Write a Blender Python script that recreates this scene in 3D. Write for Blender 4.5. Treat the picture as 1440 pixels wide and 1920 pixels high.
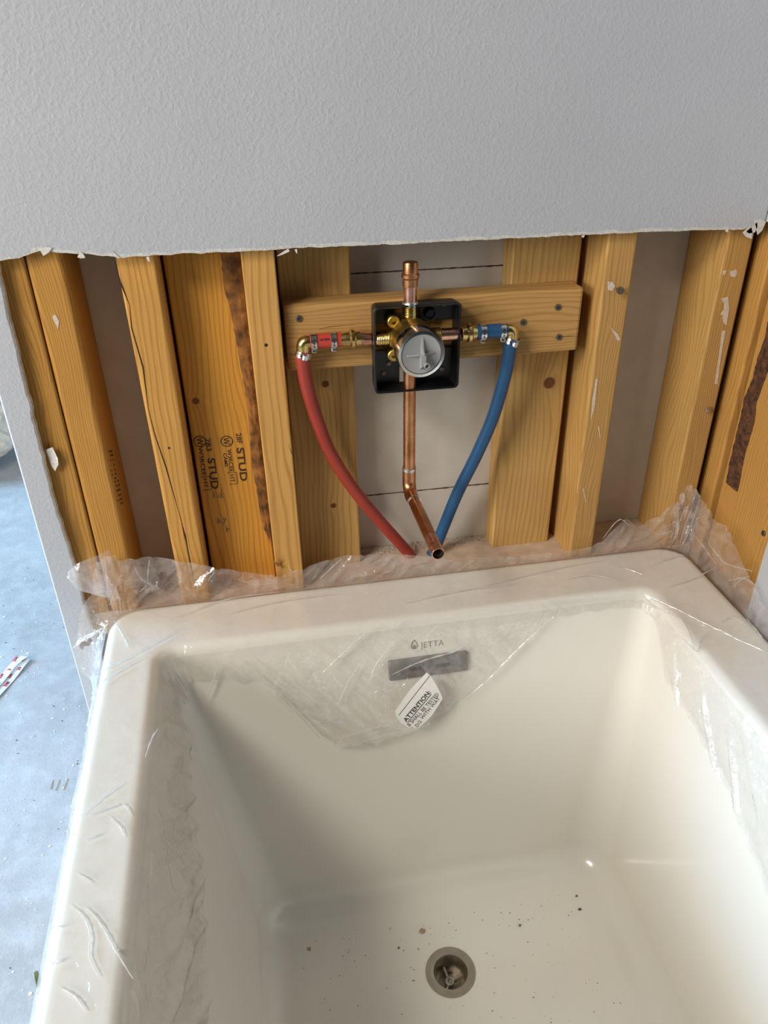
import bpy, bmesh, math, random
import numpy as np
from mathutils import Vector, Matrix, noise

random.seed(7)
for o in list(bpy.data.objects):
    bpy.data.objects.remove(o, do_unlink=True)
scene = bpy.context.scene
COL = scene.collection

# ------------------------------------------------------------------ camera
cam_d = bpy.data.cameras.new('camera')
cam_d.sensor_fit = 'VERTICAL'; cam_d.sensor_height = 36.0; cam_d.sensor_width = 27.0
cam_d.lens = 27.0; cam_d.clip_start = 0.02
cam = bpy.data.objects.new('camera', cam_d); COL.objects.link(cam)
RT = Vector((0.983304, -0.181641, -0.010961)); UP = Vector((0.101911, 0.499784, 0.860134)); FW = Vector((0.150757, 0.846890, -0.509951))
cam.matrix_world = Matrix(((RT.x, UP.x, -FW.x, 0.0), (RT.y, UP.y, -FW.y, -0.90), (RT.z, UP.z, -FW.z, 1.2), (0, 0, 0, 1)))
scene.camera = cam

# ------------------------------------------------------------------ world, lights, exposure
world = bpy.data.worlds.new('world'); scene.world = world; world.use_nodes = True
bg = world.node_tree.nodes['Background']
bg.inputs[0].default_value = (0.86, 0.92, 1.0, 1); bg.inputs[1].default_value = 0.02

def area(name, loc, target, sx, sy, power, color):
    l = bpy.data.lights.new(name, 'AREA'); l.shape = 'RECTANGLE'; l.size = sx; l.size_y = sy
    l.energy = power; l.color = color
    o = bpy.data.objects.new(name, l); COL.objects.link(o); o.location = loc
    o.rotation_euler = (Vector(target) - Vector(loc)).to_track_quat('-Z', 'Y').to_euler()
    return o
area('window_daylight', (-3.12, -1.75, 1.75), (0.0, -0.3, 0.8), 1.7, 1.2, 72, (1.0, 0.985, 0.96))
area('doorway_daylight', (-3.14, 1.15, 1.05), (-0.7, 0.9, 0.0), 1.1, 1.9, 190, (0.36, 0.67, 1.0))
area('ceiling_lamp', (-1.25, -1.20, 2.40), (0.2, -0.5, 0.3), 0.7, 0.7, 34, (1.0, 0.93, 0.82))

vs = scene.view_settings
vs.view_transform = 'Standard'; vs.look = 'None'; vs.gamma = 1.0; vs.use_curve_mapping = False; vs.exposure = 0.53
scene.cycles.transparent_max_bounces = 24
scene.cycles.use_denoising = True

# ------------------------------------------------------------------ material helpers
class NT:
    def __init__(s, name):
        s.m = bpy.data.materials.new(name); s.m.use_nodes = True; s.t = s.m.node_tree; s.n = s.t.nodes
        s.b = s.n['Principled BSDF']; s.out = s.n['Material Output']
    def new(s, typ, **kw):
        n = s.n.new(typ)
        for k, v in kw.items(): setattr(n, k, v)
        return n
    def link(s, a, b): s.t.links.new(a, b)
    def val(s, sock, v):
        if hasattr(v, 'links'): s.link(v, sock)
        elif isinstance(v, (tuple, list)): sock.default_value = tuple(v) + ((1,) if len(v) == 3 and sock.type == 'RGBA' else ())
        else: sock.default_value = v
    def math(s, op, a, b=0.0, clamp=False):
        n = s.new('ShaderNodeMath', operation=op); n.use_clamp = clamp; s.val(n.inputs[0], a); s.val(n.inputs[1], b); return n.outputs[0]
    def mix(s, f, a, b, mode='MIX'):
        n = s.new('ShaderNodeMix', data_type='RGBA', blend_type=mode); s.val(n.inputs[0], f); s.val(n.inputs[6], a); s.val(n.inputs[7], b); return n.outputs[2]
    def coord(s, scale=(1, 1, 1), rnd=0.0):
        tc = s.new('ShaderNodeTexCoord'); mp = s.new('ShaderNodeMapping'); mp.inputs['Scale'].default_value = scale
        src = tc.outputs['Object']
        if rnd:
            oi = s.new('ShaderNodeObjectInfo'); m = s.new('ShaderNodeVectorMath', operation='SCALE'); cx = s.new('ShaderNodeCombineXYZ')
            s.link(oi.outputs['Random'], cx.inputs[0]); s.link(oi.outputs['Random'], cx.inputs[2]); s.link(oi.outputs['Random'], cx.inputs[1])
            s.link(cx.outputs[0], m.inputs[0]); m.inputs['Scale'].default_value = rnd
            a = s.new('ShaderNodeVectorMath', operation='ADD'); s.link(src, a.inputs[0]); s.link(m.outputs[0], a.inputs[1]); src = a.outputs[0]
        s.link(src, mp.inputs['Vector']); return mp.outputs[0]
    def noise(s, vec, scale, detail=3.0, rough=0.5, dist=0.0, kind=None):
        n = s.new('ShaderNodeTexNoise'); s.link(vec, n.inputs['Vector'])
        if kind: n.noise_type = kind
        n.inputs['Scale'].default_value = scale; n.inputs['Detail'].default_value = detail
        n.inputs['Roughness'].default_value = rough; n.inputs['Distortion'].default_value = dist
        return n.outputs['Fac']
    def ramp(s, f, p0, c0, p1, c1):
        n = s.new('ShaderNodeValToRGB'); s.link(f, n.inputs[0]); e = n.color_ramp.elements
        e[0].position = p0; e[0].color = tuple(c0) + (1,); e[1].position = p1; e[1].color = tuple(c1) + (1,); return n.outputs[0]
    def remap(s, f, a, b, c=0.0, d=1.0):
        n = s.new('ShaderNodeMapRange'); s.val(n.inputs[0], f)
        for i, v in enumerate((a, b, c, d)): n.inputs[i + 1].default_value = v
        return n.outputs[0]
    def bump(s, h, strength, dist):
        n = s.new('ShaderNodeBump'); s.link(h, n.inputs['Height']); n.inputs['Strength'].default_value = strength; n.inputs['Distance'].default_value = dist
        s.link(n.outputs[0], s.b.inputs['Normal']); return n.outputs[0]
    def set(s, **kw):
        for k, v in kw.items(): s.val(s.b.inputs[k.replace('_', ' ')], v)
        return s

def plain(name, col, rough=0.5, metal=0.0, var=0.0, scale=40.0, bump=0.0, coat=0.0):
    w = NT(name); w.set(Roughness=rough, Metallic=metal)
    c = w.coord()
    if var:
        f = w.noise(c, scale, 4)
        w.val(w.b.inputs['Base Color'], w.ramp(f, 0.3, [x * (1 - var) for x in col], 0.7, [min(1, x * (1 + var)) for x in col]))
    else: w.set(Base_Color=tuple(col))
    if bump: w.bump(w.noise(c, scale * 2, 3), bump, 0.002)
    if coat: w.set(Coat_Weight=coat, Coat_Roughness=0.05)
    return w.m

def wood(name, light, dark, axis='Z', knots=(), freq=330.0, gy=0.45):
    """sawn spruce: growth bands running along one axis, knots that bend them (positions in metres)"""
    w = NT(name)
    tc = w.new('ShaderNodeTexCoord'); sp = w.new('ShaderNodeSeparateXYZ'); w.link(tc.outputs['Object'], sp.inputs[0])
    X, Y, Z = sp.outputs
    across, along = (X, Z) if axis == 'Z' else (Z, X)
    if axis == 'ZY': across, along = Y, Z
    base = w.math('ADD', across, w.math('MULTIPLY', Y if axis != 'ZY' else X, gy))
    oi = w.new('ShaderNodeObjectInfo')
    st = w.new('ShaderNodeCombineXYZ'); w.link(base, st.inputs[0]); w.link(oi.outputs['Random'], st.inputs[1]); w.link(w.math('MULTIPLY', along, 0.16), st.inputs[2])
    warp = w.noise(st.outputs[0], 20.0, 2)
    coord = w.math('ADD', base, w.math('MULTIPLY', warp, 0.045))
    core = None
    for (ku, kv, kr) in knots:
        du = w.math('DIVIDE', w.math('SUBTRACT', across, ku), kr); dv = w.math('DIVIDE', w.math('SUBTRACT', along, kv), kr)
        dv2 = w.math('MULTIPLY', dv, 0.45)
        d2 = w.math('ADD', w.math('MULTIPLY', du, du), w.math('MULTIPLY', dv2, dv2))
        infl = w.math('DIVIDE', 1.0, w.math('ADD', w.math('MULTIPLY', d2, 0.6), 1.0))
        coord = w.math('ADD', coord, w.math('MULTIPLY', infl, kr * 1.6))
        dd = w.math('SQRT', w.math('ADD', w.math('MULTIPLY', du, du), w.math('MULTIPLY', dv, dv)))
        c = w.remap(dd, 0.85, 1.15, 1.0, 0.0)
        core = c if core is None else w.math('MAXIMUM', core, c)
    s = w.math('SINE', w.math('MULTIPLY', coord, freq))
    s2 = w.math('SINE', w.math('MULTIPLY', coord, freq * 2.7))
    fine = w.new('ShaderNodeCombineXYZ'); w.link(w.math('MULTIPLY', base, 700.0), fine.inputs[0]); w.link(w.math('MULTIPLY', along, 14.0), fine.inputs[1]); w.link(oi.outputs['Random'], fine.inputs[2])
    fn = w.noise(fine.outputs[0], 1.0, 4, 0.6)
    g = w.math('ADD', w.math('MULTIPLY', w.remap(s, 0.2, 1.0), 0.62), w.math('ADD', w.math('MULTIPLY', w.remap(s2, 0.3, 1.0), 0.10), w.math('MULTIPLY', w.remap(fn, 0.35, 0.8), 0.45)))
    big = w.new('ShaderNodeCombineXYZ'); w.link(base, big.inputs[0]); w.link(w.math('MULTIPLY', along, 0.35), big.inputs[2]); w.link(oi.outputs['Random'], big.inputs[1])
    bn = w.noise(big.outputs[0], 30.0, 3)
    col = w.mix(g, light, dark)
    col = w.mix(w.remap(bn, 0.3, 0.75, 0.0, 0.35), col, [x * 0.72 for x in light])
    if core is not None:
        kn = w.noise(tc.outputs['Object'], 500.0, 3)
        col = w.mix(core, col, w.ramp(kn, 0.3, (0.10, 0.035, 0.01), 0.7, (0.22, 0.09, 0.03)))
    w.val(w.b.inputs['Base Color'], col); w.set(Roughness=0.62, Specular_IOR_Level=0.3)
    w.bump(w.math('ADD', fn, w.math('MULTIPLY', s, 0.15)), 0.25, 0.0012)
    return w.m

def drywall_mat(name, col, strength=0.5, sc=300.0):
    w = NT(name); c = w.coord()
    a = w.noise(c, sc, 2, 0.5, 0.3); b = w.noise(c, sc * 0.5, 2, 0.5, 0.6); d = w.noise(c, 6.0, 3)
    h = w.math('ADD', w.remap(a, 0.42, 0.7), w.math('MULTIPLY', w.remap(b, 0.45, 0.65), 0.9))
    w.val(w.b.inputs['Base Color'], w.mix(w.remap(d, 0.3, 0.7, 0, 1), col, [x * 0.95 for x in col])); w.set(Roughness=0.55, Specular_IOR_Level=0.35)
    w.bump(h, strength, 0.0008)
    return w.m

# ------------------------------------------------------------------ mesh helpers
def link(o, parent=None, **props):
    COL.objects.link(o)
    if parent is not None:
        o.parent = parent; o.matrix_parent_inverse = Matrix.Translation(-Vector(parent.location)) if parent.type == 'EMPTY' else parent.matrix_world.inverted()
    for k, v in props.items(): o[k] = v
    return o
def mesh(name, verts, faces, mat, parent=None, smooth=False, mats=None, midx=None, **props):
    me = bpy.data.meshes.new(name); me.from_pydata([tuple(v) for v in verts], [], faces)
    for m in (mats or [mat]): me.materials.append(m)
    if midx: me.polygons.foreach_set('material_index', midx)
    bm = bmesh.new(); bm.from_mesh(me); bmesh.ops.recalc_face_normals(bm, faces=bm.faces); bm.to_mesh(me); bm.free()
    if smooth: me.polygons.foreach_set('use_smooth', [True] * len(me.polygons))
    me.update()
    return link(bpy.data.objects.new(name, me), parent, **props)
def empty(name, loc, **props):
    o = bpy.data.objects.new(name, None); o.location = loc; o.empty_display_size = 0.05; COL.objects.link(o)
    for k, v in props.items(): o[k] = v
    return o
def ring_faces(a, b, n, closed=True):
    return [(a + i, a + (i + 1) % n, b + (i + 1) % n, b + i) for i in range(n if closed else n - 1)]
def loft(rings, cap0=True, cap1=True, closed=True):
    n = len(rings[0]); v = []; f = []
    for r in rings: v += list(r)
    for k in range(len(rings) - 1): f += ring_faces(k * n, (k + 1) * n, n, closed)
    if cap0: f.append(tuple(range(n))[::-1])
    if cap1: f.append(tuple(range((len(rings) - 1) * n, len(rings) * n)))
    return v, f
def rrect(x0, x1, y0, y1, r, seg=3, support=0.0):
    p = []
    for cx, cy, a0 in ((x1 - r, y1 - r, 0), (x0 + r, y1 - r, 90), (x0 + r, y0 + r, 180), (x1 - r, y0 + r, 270)):
        arc = [(cx + r * math.cos(math.radians(a0 + 90 * i / seg)), cy + r * math.sin(math.radians(a0 + 90 * i / seg))) for i in range(seg + 1)]
        if support:
            t0 = math.radians(a0 - 90); t1 = math.radians(a0 + 180)
            arc = [(arc[0][0] + support * math.cos(t0), arc[0][1] + support * math.sin(t0))] + arc + [(arc[-1][0] + support * math.cos(t1), arc[-1][1] + support * math.sin(t1))]
        p += arc
    return p
def box(name, x0, x1, y0, y1, z0, z1, mat, parent=None, r=0.002, **props):
    """box whose twelve edges are eased"""
    bm = bmesh.new()
    bmesh.ops.create_cube(bm, size=1.0, matrix=Matrix.LocRotScale(Vector(((x0 + x1) / 2, (y0 + y1) / 2, (z0 + z1) / 2)), None, Vector((x1 - x0, y1 - y0, z1 - z0))))
    if r: bmesh.ops.bevel(bm, geom=list(bm.edges), offset=r, segments=2, profile=0.5, affect='EDGES')
    me = bpy.data.meshes.new(name); bm.to_mesh(me); bm.free(); me.materials.append(mat)
    return link(bpy.data.objects.new(name, me), parent, **props)
def post(name, xb, xt, y0, y1, z0, z1, mat, parent=None, r=0.003, seg=3, **props):
    """upright timber; (left, right) at the bottom and at the top"""
    rows = []
    for k in range(9):
        t = k / 8; xl = xb[0] + (xt[0] - xb[0]) * t; xr = xb[1] + (xt[1] - xb[1]) * t; z = z0 + (z1 - z0) * t
        rows.append([(x, y, z) for x, y in rrect(xl, xr, y0, y1, r, seg)])
    v, f = loft(rows); return mesh(name, v, f, mat, parent, **props)
def frame_along(pts):
    P = [Vector(p) for p in pts]; T = []
    for i in range(len(P)):
        a = P[max(0, i - 1)]; b = P[min(len(P) - 1, i + 1)]; T.append((b - a).normalized())
    n = T[0].orthogonal().normalized(); out = []
    for i, t in enumerate(T):
        n = (n - t * n.dot(t)).normalized(); out.append((P[i], n, t.cross(n)))
    return out
def tube_data(pts, rad, seg=20, cap=True):
    fr = frame_along(pts); R = rad if isinstance(rad, (list, tuple)) else [rad] * len(pts)
    rings = [[p + (n * math.cos(2 * math.pi * i / seg) + b * math.sin(2 * math.pi * i / seg)) * R[k] for i in range(seg)] for k, (p, n, b) in enumerate(fr)]
    return loft(rings, cap, cap)
def tube(name, pts, rad, mat, parent=None, seg=20, cap=True, **props):
    v, f = tube_data(pts, rad, seg, cap); o = mesh(name, v, f, mat, parent, True, **props)
    sharp(o); return o
def sharp(o, ang=40):
    me = o.data; bm = bmesh.new(); bm.from_mesh(me)
    for e in bm.edges:
        if len(e.link_faces) == 2 and e.calc_face_angle(0) > math.radians(ang): e.smooth = False
    bm.to_mesh(me); bm.free()
def spline(pts, n=40):
    P = [Vector(p) for p in pts]; P = [P[0] * 2 - P[1]] + P + [P[-1] * 2 - P[-2]]; out = []
    m = len(P) - 3
    for k in range(n + 1):
        u = k / n * m; i = min(int(u), m - 1); t = u - i; a, b, c, d = P[i:i + 4]
        out.append(0.5 * ((2 * b) + (c - a) * t + (2 * a - 5 * b + 4 * c - d) * t * t + (3 * b - a - 3 * c + d) * t ** 3))
    return out
def turned(name, origin, axis, prof, mat, parent=None, seg=28, cap=True, **props):
    """turned piece: profile of (distance along axis, radius)"""
    A = Vector(axis).normalized(); n = A.orthogonal().normalized(); b = A.cross(n); O = Vector(origin)
    rings = [[O + A * d + (n * math.cos(2 * math.pi * i / seg) + b * math.sin(2 * math.pi * i / seg)) * max(r, 1e-5) for i in range(seg)] for d, r in prof]
    v, f = loft(rings, cap, cap); o = mesh(name, v, f, mat, parent, True, **props); sharp(o, 35); return o
def ribbon(name, pts, mat, parent=None, normal=(0, -1, 0), thick=0.0005, **props):
    """thin flat piece with thickness from an outline given on its plane"""
    N = Vector(normal).normalized() * thick; n = len(pts)
    v = [Vector(p) for p in pts] + [Vector(p) + N for p in pts]
    f = [tuple(range(n)), tuple(range(n, 2 * n))] + ring_faces(0, n, n)
    return mesh(name, v, f, mat, parent, **props)
def lettering(body, size, mat, M, bold=0.0, depth=0.0002, width=None, name='lettering', parent=None, space=1.0):
    cu = bpy.data.curves.new('t', 'FONT'); cu.body = body; cu.size = size; cu.extrude = depth; cu.offset = bold * size; cu.resolution_u = 3; cu.space_character = space
    t = bpy.data.objects.new('t', cu); COL.objects.link(t); bpy.context.view_layer.update()
    dg = bpy.context.evaluated_depsgraph_get(); me = bpy.data.meshes.new_from_object(t.evaluated_get(dg))
    bpy.data.objects.remove(t); bpy.data.curves.remove(cu)
    if width:
        xs = [v.co.x for v in me.vertices]; k = width / max(1e-6, max(xs) - min(xs)); x0 = min(xs)
        for v in me.vertices: v.co.x = (v.co.x - x0) * k
    me.transform(M); me.name = name; me.materials.clear(); me.materials.append(mat)
    if parent is None and name == '_': return me
    return link(bpy.data.objects.new(name, me), parent)
def basis(o, x, y):
    x = Vector(x).normalized(); y = Vector(y); y = (y - x * y.dot(x)).normalized(); z = x.cross(y)
    return Matrix(((x.x, y.x, z.x, o[0]), (x.y, y.y, z.y, o[1]), (x.z, y.z, z.z, o[2]), (0, 0, 0, 1)))
def place(me, name, loc, rot, parent, **props):
    o = bpy.data.objects.new(name, me); link(o, parent, **props)
    o.matrix_basis = Matrix.LocRotScale(Vector(loc), rot, None); return o

# ------------------------------------------------------------------ materials
M_WALL = drywall_mat('painted textured drywall', (0.475, 0.487, 0.52), 0.21)
M_EDGE = plain('torn gypsum paper', (0.66, 0.645, 0.61), 0.9, var=0.12, scale=300, bump=0.4)
M_CORE = plain('gypsum core and brown paper', (0.55, 0.45, 0.36), 0.9, var=0.25, scale=250, bump=0.4)
M_REAR = plain('grey drywall back paper', (0.60, 0.54, 0.46), 0.85, var=0.05, scale=30)
M_SEAM = plain('brown seam', (0.10, 0.055, 0.035), 0.9)
M_CEIL = plain('unseen bounce-dimming brown', (0.12, 0.075, 0.04), 0.8, var=0.1, scale=6)  # dark brown made up for the unseen ceiling, dims and warms bounced light
M_SHELL = plain('plain painted wall', (0.30, 0.29, 0.27), 0.7, var=0.03, scale=8)
W_ORANGE = wood('orange spruce', (0.54, 0.275, 0.055), (0.33, 0.138, 0.022), freq=1900)
W_ORANGE2 = wood('orange spruce split', (0.63, 0.335, 0.080), (0.40, 0.175, 0.035), freq=850)
W_WIDE = wood('deep orange spruce wide board', (0.66, 0.32, 0.048), (0.42, 0.175, 0.023), knots=[(-0.0734, 0.828, 0.0045)], freq=900)
W_S3 = wood('pale orange spruce', (0.64, 0.355, 0.10), (0.42, 0.19, 0.045), knots=[(0.047, 0.80, 0.004)], freq=620)
W_BACK = wood('tan spruce board', (0.60, 0.37, 0.125), (0.42, 0.225, 0.065), knots=[(0.0933, 0.8316, 0.0048), (0.0956, 0.6468, 0.0040), (0.4048, 0.8078, 0.0085)], freq=800)
W_BLOCK = wood('brownish blocking', (0.55, 0.315, 0.105), (0.36, 0.185, 0.05), axis='X', knots=[(0.8857, 0.3952, 0.003)], freq=1000)
W_S4 = wood('yellow spruce', (0.54, 0.315, 0.10), (0.37, 0.19, 0.05), freq=1700)
W_RIGHT = wood('right wall spruce', (0.52, 0.275, 0.07), (0.35, 0.165, 0.035), axis='ZY', freq=1300)
M_BARK = plain('dark bark', (0.085, 0.032, 0.012), 0.95, var=0.7, scale=160, bump=0.9)
M_INK = plain('black stamp ink', (0.055, 0.026, 0.008), 0.8)
M_INK2 = plain('blue grey marker', (0.16, 0.13, 0.08), 0.8)
M_CRACK = plain('dark split', (0.035, 0.015, 0.006), 0.95)
M_SMEAR = plain('dried joint compound', (0.62, 0.52, 0.42), 0.85, var=0.15, scale=300)
M_MORTAR = plain('grey brown mortar', (0.42, 0.36, 0.30), 0.95, var=0.2, scale=200)
M_CONC = plain('stem wall concrete', (0.33, 0.27, 0.22), 0.9, var=0.3, scale=60, bump=0.6)
M_PLATE = plain('pinkish sill plate', (0.55, 0.41, 0.30), 0.8, var=0.15, scale=60)

w = NT('dusty concrete floor'); c = w.coord()
n1 = w.noise(c, 3.0, 5, 0.6); n2 = w.noise(c, 26.0, 5, 0.65); n3 = w.noise(c, 190.0, 3, 0.6)
col = w.ramp(n1, 0.3, (0.34, 0.33, 0.33), 0.7, (0.52, 0.51, 0.51))
col = w.mix(w.remap(n2, 0.45, 0.75, 0, 0.45), col, (0.62, 0.62, 0.63)); col = w.mix(w.remap(n3, 0.55, 0.8, 0, 0.3), col, (0.24, 0.22, 0.22))
w.val(w.b.inputs['Base Color'], col); w.val(w.b.inputs['Roughness'], w.remap(n2, 0.3, 0.7, 0.42, 0.62)); w.bump(w.math('ADD', n2, w.math('MULTIPLY', n3, 0.5)), 0.35, 0.003)
M_FLOOR = w.m

w = NT('glossy off-white acrylic'); c = w.coord()
n1 = w.noise(c, 5.0, 3); n2 = w.noise(c, 220.0, 2)
w.val(w.b.inputs['Base Color'], w.mix(w.remap(n1, 0.3, 0.7, 0, 0.6), (0.80, 0.77, 0.695), (0.78, 0.755, 0.685)))
w.set(Roughness=0.22, Coat_Weight=0.5, Coat_Roughness=0.05); M_TUB = w.m

def metal(name, a, b, rough, sc=60):
    w = NT(name); c = w.coord(); f = w.noise(c, sc, 5, 0.65); w.val(w.b.inputs['Base Color'], w.ramp(f, 0.35, a, 0.65, b))
    w.set(Metallic=1.0); w.val(w.b.inputs['Roughness'], w.remap(f, 0.3, 0.7, rough, rough + 0.12)); return w.m
M_COPPER = metal('copper', (0.72, 0.37, 0.26), (0.88, 0.53, 0.41), 0.22)
M_COPPER_OLD = metal('heat tarnished copper', (0.42, 0.175, 0.07), (0.66, 0.34, 0.17), 0.3, 45)
M_COPPER_IN = plain('green tinged copper bore', (0.10, 0.10, 0.07), 0.7)
M_SOLDER = metal('solder', (0.55, 0.54, 0.50), (0.75, 0.74, 0.70), 0.3)
M_BRASS = metal('brass', (0.62, 0.45, 0.16), (0.80, 0.62, 0.27), 0.2)
M_CASTBRASS = metal('cast brass', (0.42, 0.29, 0.07), (0.60, 0.43, 0.13), 0.33, 120)
M_STEEL = metal('stainless steel', (0.60, 0.60, 0.60), (0.78, 0.78, 0.78), 0.22)
M_CHROME = metal('chrome ring', (0.70, 0.69, 0.68), (0.82, 0.81, 0.80), 0.12)
M_NICKEL = metal('brushed nickel drain', (0.42, 0.38, 0.31), (0.50, 0.45, 0.37), 0.38)
M_DARK = plain('dark recess', (0.015, 0.012, 0.010), 0.8)
M_BLACK = plain('black plastic', (0.006, 0.006, 0.0065), 0.38, var=0.2, scale=90)
M_GREYCAP = plain('grey plastic cap', (0.34, 0.345, 0.345), 0.42)
M_RED = plain('red hose plastic', (0.36, 0.042, 0.026), 0.45, var=0.08, scale=25)
M_REDBRIGHT = plain('bright red hose plastic', (0.52, 0.055, 0.035), 0.4)
M_BLUE = plain('blue hose plastic', (0.012, 0.078, 0.19), 0.45, var=0.08, scale=25)
M_SCREW = plain('dark screw steel', (0.20, 0.17, 0.13), 0.45, metal=0.9)
M_OVER = plain('grey overflow cover', (0.165, 0.158, 0.142), 0.35, metal=0.3)
M_LOGO = plain('grey logo print', (0.22, 0.215, 0.19), 0.5)
M_PAPER = plain('white sticker paper', (0.82, 0.80, 0.76), 0.7, var=0.03, scale=120)
M_TYPE = plain('black print', (0.03, 0.03, 0.03), 0.7)
M_TAPE = plain('white glossy tape', (0.80, 0.79, 0.78), 0.4)
M_TAPERED = plain('red tape print', (0.60, 0.07, 0.09), 0.5)
M_CHIP = plain('white paint chip', (0.82, 0.80, 0.77), 0.7)
M_DIRT = plain('brown crumbs', (0.16, 0.12, 0.08), 0.9, var=0.4, scale=400)
M_TAN = plain('tan flake', (0.40, 0.28, 0.18), 0.9, var=0.2, scale=400)
M_BAG = plain('off white plastic bag', (0.90, 0.74, 0.58), 0.45, var=0.15, scale=14, bump=0.5)
M_GREEN = metal('greenish zinc screw', (0.20, 0.23, 0.10), (0.36, 0.36, 0.18), 0.35)

def film_mat(name, haze0, haze1, gloss=0.35, base=0.055, dcol=(0.95, 0.90, 0.87, 1)):
    w = NT(name); w.n.remove(w.b); c = w.coord()
    streak = w.noise(c, 22.0, 4, 0.6, 1.5); fine = w.noise(c, 60.0, 2, 0.5, 2.0); ridg = w.noise(c, 9.0, 1, 0.5, 0.8)
    line = w.math('ABSOLUTE', w.math('SUBTRACT', ridg, 0.5)); line = w.remap(line, 0.0, 0.03, 1.0, 0.0)
    bp = w.new('ShaderNodeBump'); bp.inputs['Strength'].default_value = 0.8; bp.inputs['Distance'].default_value = 0.0022
    w.link(w.math('ADD', w.math('MULTIPLY', fine, 0.6), w.math('MULTIPLY', line, 0.35)), bp.inputs['Height'])
    tr = w.new('ShaderNodeBsdfTransparent'); tr.inputs[0].default_value = (0.998, 0.992, 0.988, 1)
    df = w.new('ShaderNodeBsdfDiffuse'); df.inputs[0].default_value = dcol
    tl = w.new('ShaderNodeBsdfTranslucent'); tl.inputs[0].default_value = dcol
    dt = w.new('ShaderNodeMixShader'); dt.inputs[0].default_value = 0.5; w.link(df.outputs[0], dt.inputs[1]); w.link(tl.outputs[0], dt.inputs[2])
    hz = w.math('ADD', w.remap(streak, 0.38, 0.7, haze0, haze1), w.math('MULTIPLY', line, 0.03), True)
    m1 = w.new('ShaderNodeMixShader'); w.link(hz, m1.inputs[0]); w.link(tr.outputs[0], m1.inputs[1]); w.link(dt.outputs[0], m1.inputs[2])
    gl = w.new('ShaderNodeBsdfGlossy'); gl.inputs['Roughness'].default_value = 0.13; w.link(bp.outputs[0], gl.inputs['Normal'])
    lw = w.new('ShaderNodeLayerWeight'); lw.inputs['Blend'].default_value = 0.5
    fr = w.math('ADD', w.math('MULTIPLY', w.math('POWER', lw.outputs['Facing'], 4.0), gloss), base, True)
    m2 = w.new('ShaderNodeMixShader'); w.link(fr, m2.inputs[0]); w.link(m1.outputs[0], m2.inputs[1]); w.link(gl.outputs[0], m2.inputs[2])
    w.link(m2.outputs[0], w.out.inputs['Surface']); return w.m
M_FILM = film_mat('clear polythene film', 0.01, 0.09)
M_FILM2 = film_mat('hazy polythene film', 0.16, 0.44, 0.4, 0.09)
M_FILM3 = film_mat('streaky polythene film', 0.08, 0.30, 0.4, 0.10)
M_CREASE_GLINT = film_mat('whitened crease glint', 0.5, 0.65, 0.5, 0.14, (0.97, 0.96, 0.94, 1))  # whitish colour puts the film's glints into the material

# ------------------------------------------------------------------ room shell
def quadgrid(name, x0, x1, y0, y1, z, mat, **p):
    return mesh(name, [(x0, y0, z), (x1, y0, z), (x1, y1, z), (x0, y1, z), (x0, y0, z - 0.1), (x1, y0, z - 0.1), (x1, y1, z - 0.1), (x0, y1, z - 0.1)],
                [(0, 1, 2, 3), (4, 5, 6, 7), (0, 1, 5, 4), (1, 2, 6, 5), (2, 3, 7, 6), (3, 0, 4, 7)], mat, **p)
floor = quadgrid('floor', -3.3, 2.6, -3.2, 3.5, 0.0, M_FLOOR, kind='structure', label='dusty grey concrete floor with paint flecks')
ceiling = quadgrid('ceiling', -3.3, 2.6, -3.2, 3.5, 2.55, M_CEIL, kind='structure', label='unseen bounce-dimming brown ceiling')

def boxes(name, bs, mat, parent=None, **p):
    v = []; f = []
    for x0, x1, y0, y1, z0, z1 in bs:
        k = len(v); v += [(x0, y0, z0), (x1, y0, z0), (x1, y1, z0), (x0, y1, z0), (x0, y0, z1), (x1, y0, z1), (x1, y1, z1), (x0, y1, z1)]
        f += [tuple(k + i for i in q) for q in ((0, 3, 2, 1), (4, 5, 6, 7), (0, 1, 5, 4), (1, 2, 6, 5), (2, 3, 7, 6), (3, 0, 4, 7))]
    return mesh(name, v, f, mat, parent, **p)
boxes('wall_left', [(-3.3, -3.2, -3.2, -2.6, 0, 2.45), (-3.3, -3.2, -0.9, 0.6, 0, 2.45), (-3.3, -3.2, 1.7, 3.5, 0, 2.45), (-3.3, -3.2, 0.6, 1.7, 2.05, 2.45), (-3.3, -3.2, -2.6, -0.9, 0, 1.1), (-3.3, -3.2, -2.6, -0.9, 2.35, 2.45)], M_SHELL, kind='structure', label='side wall with a window and a doorway opening')
boxes('window_1', [(-3.28, -3.22, -2.6, -2.55, 1.1, 2.35), (-3.28, -3.22, -0.95, -0.9, 1.1, 2.35), (-3.28, -3.22, -2.6, -0.9, 1.1, 1.15), (-3.28, -3.22, -2.6, -0.9, 2.3, 2.35), (-3.28, -3.22, -1.77, -1.73, 1.1, 2.35)], M_SHELL, kind='structure', label='white framed window in the side wall')
boxes('wall_far', [(-3.2, 2.6, 3.4, 3.5, 0, 2.45)], M_SHELL, kind='structure', label='plain far wall')

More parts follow.
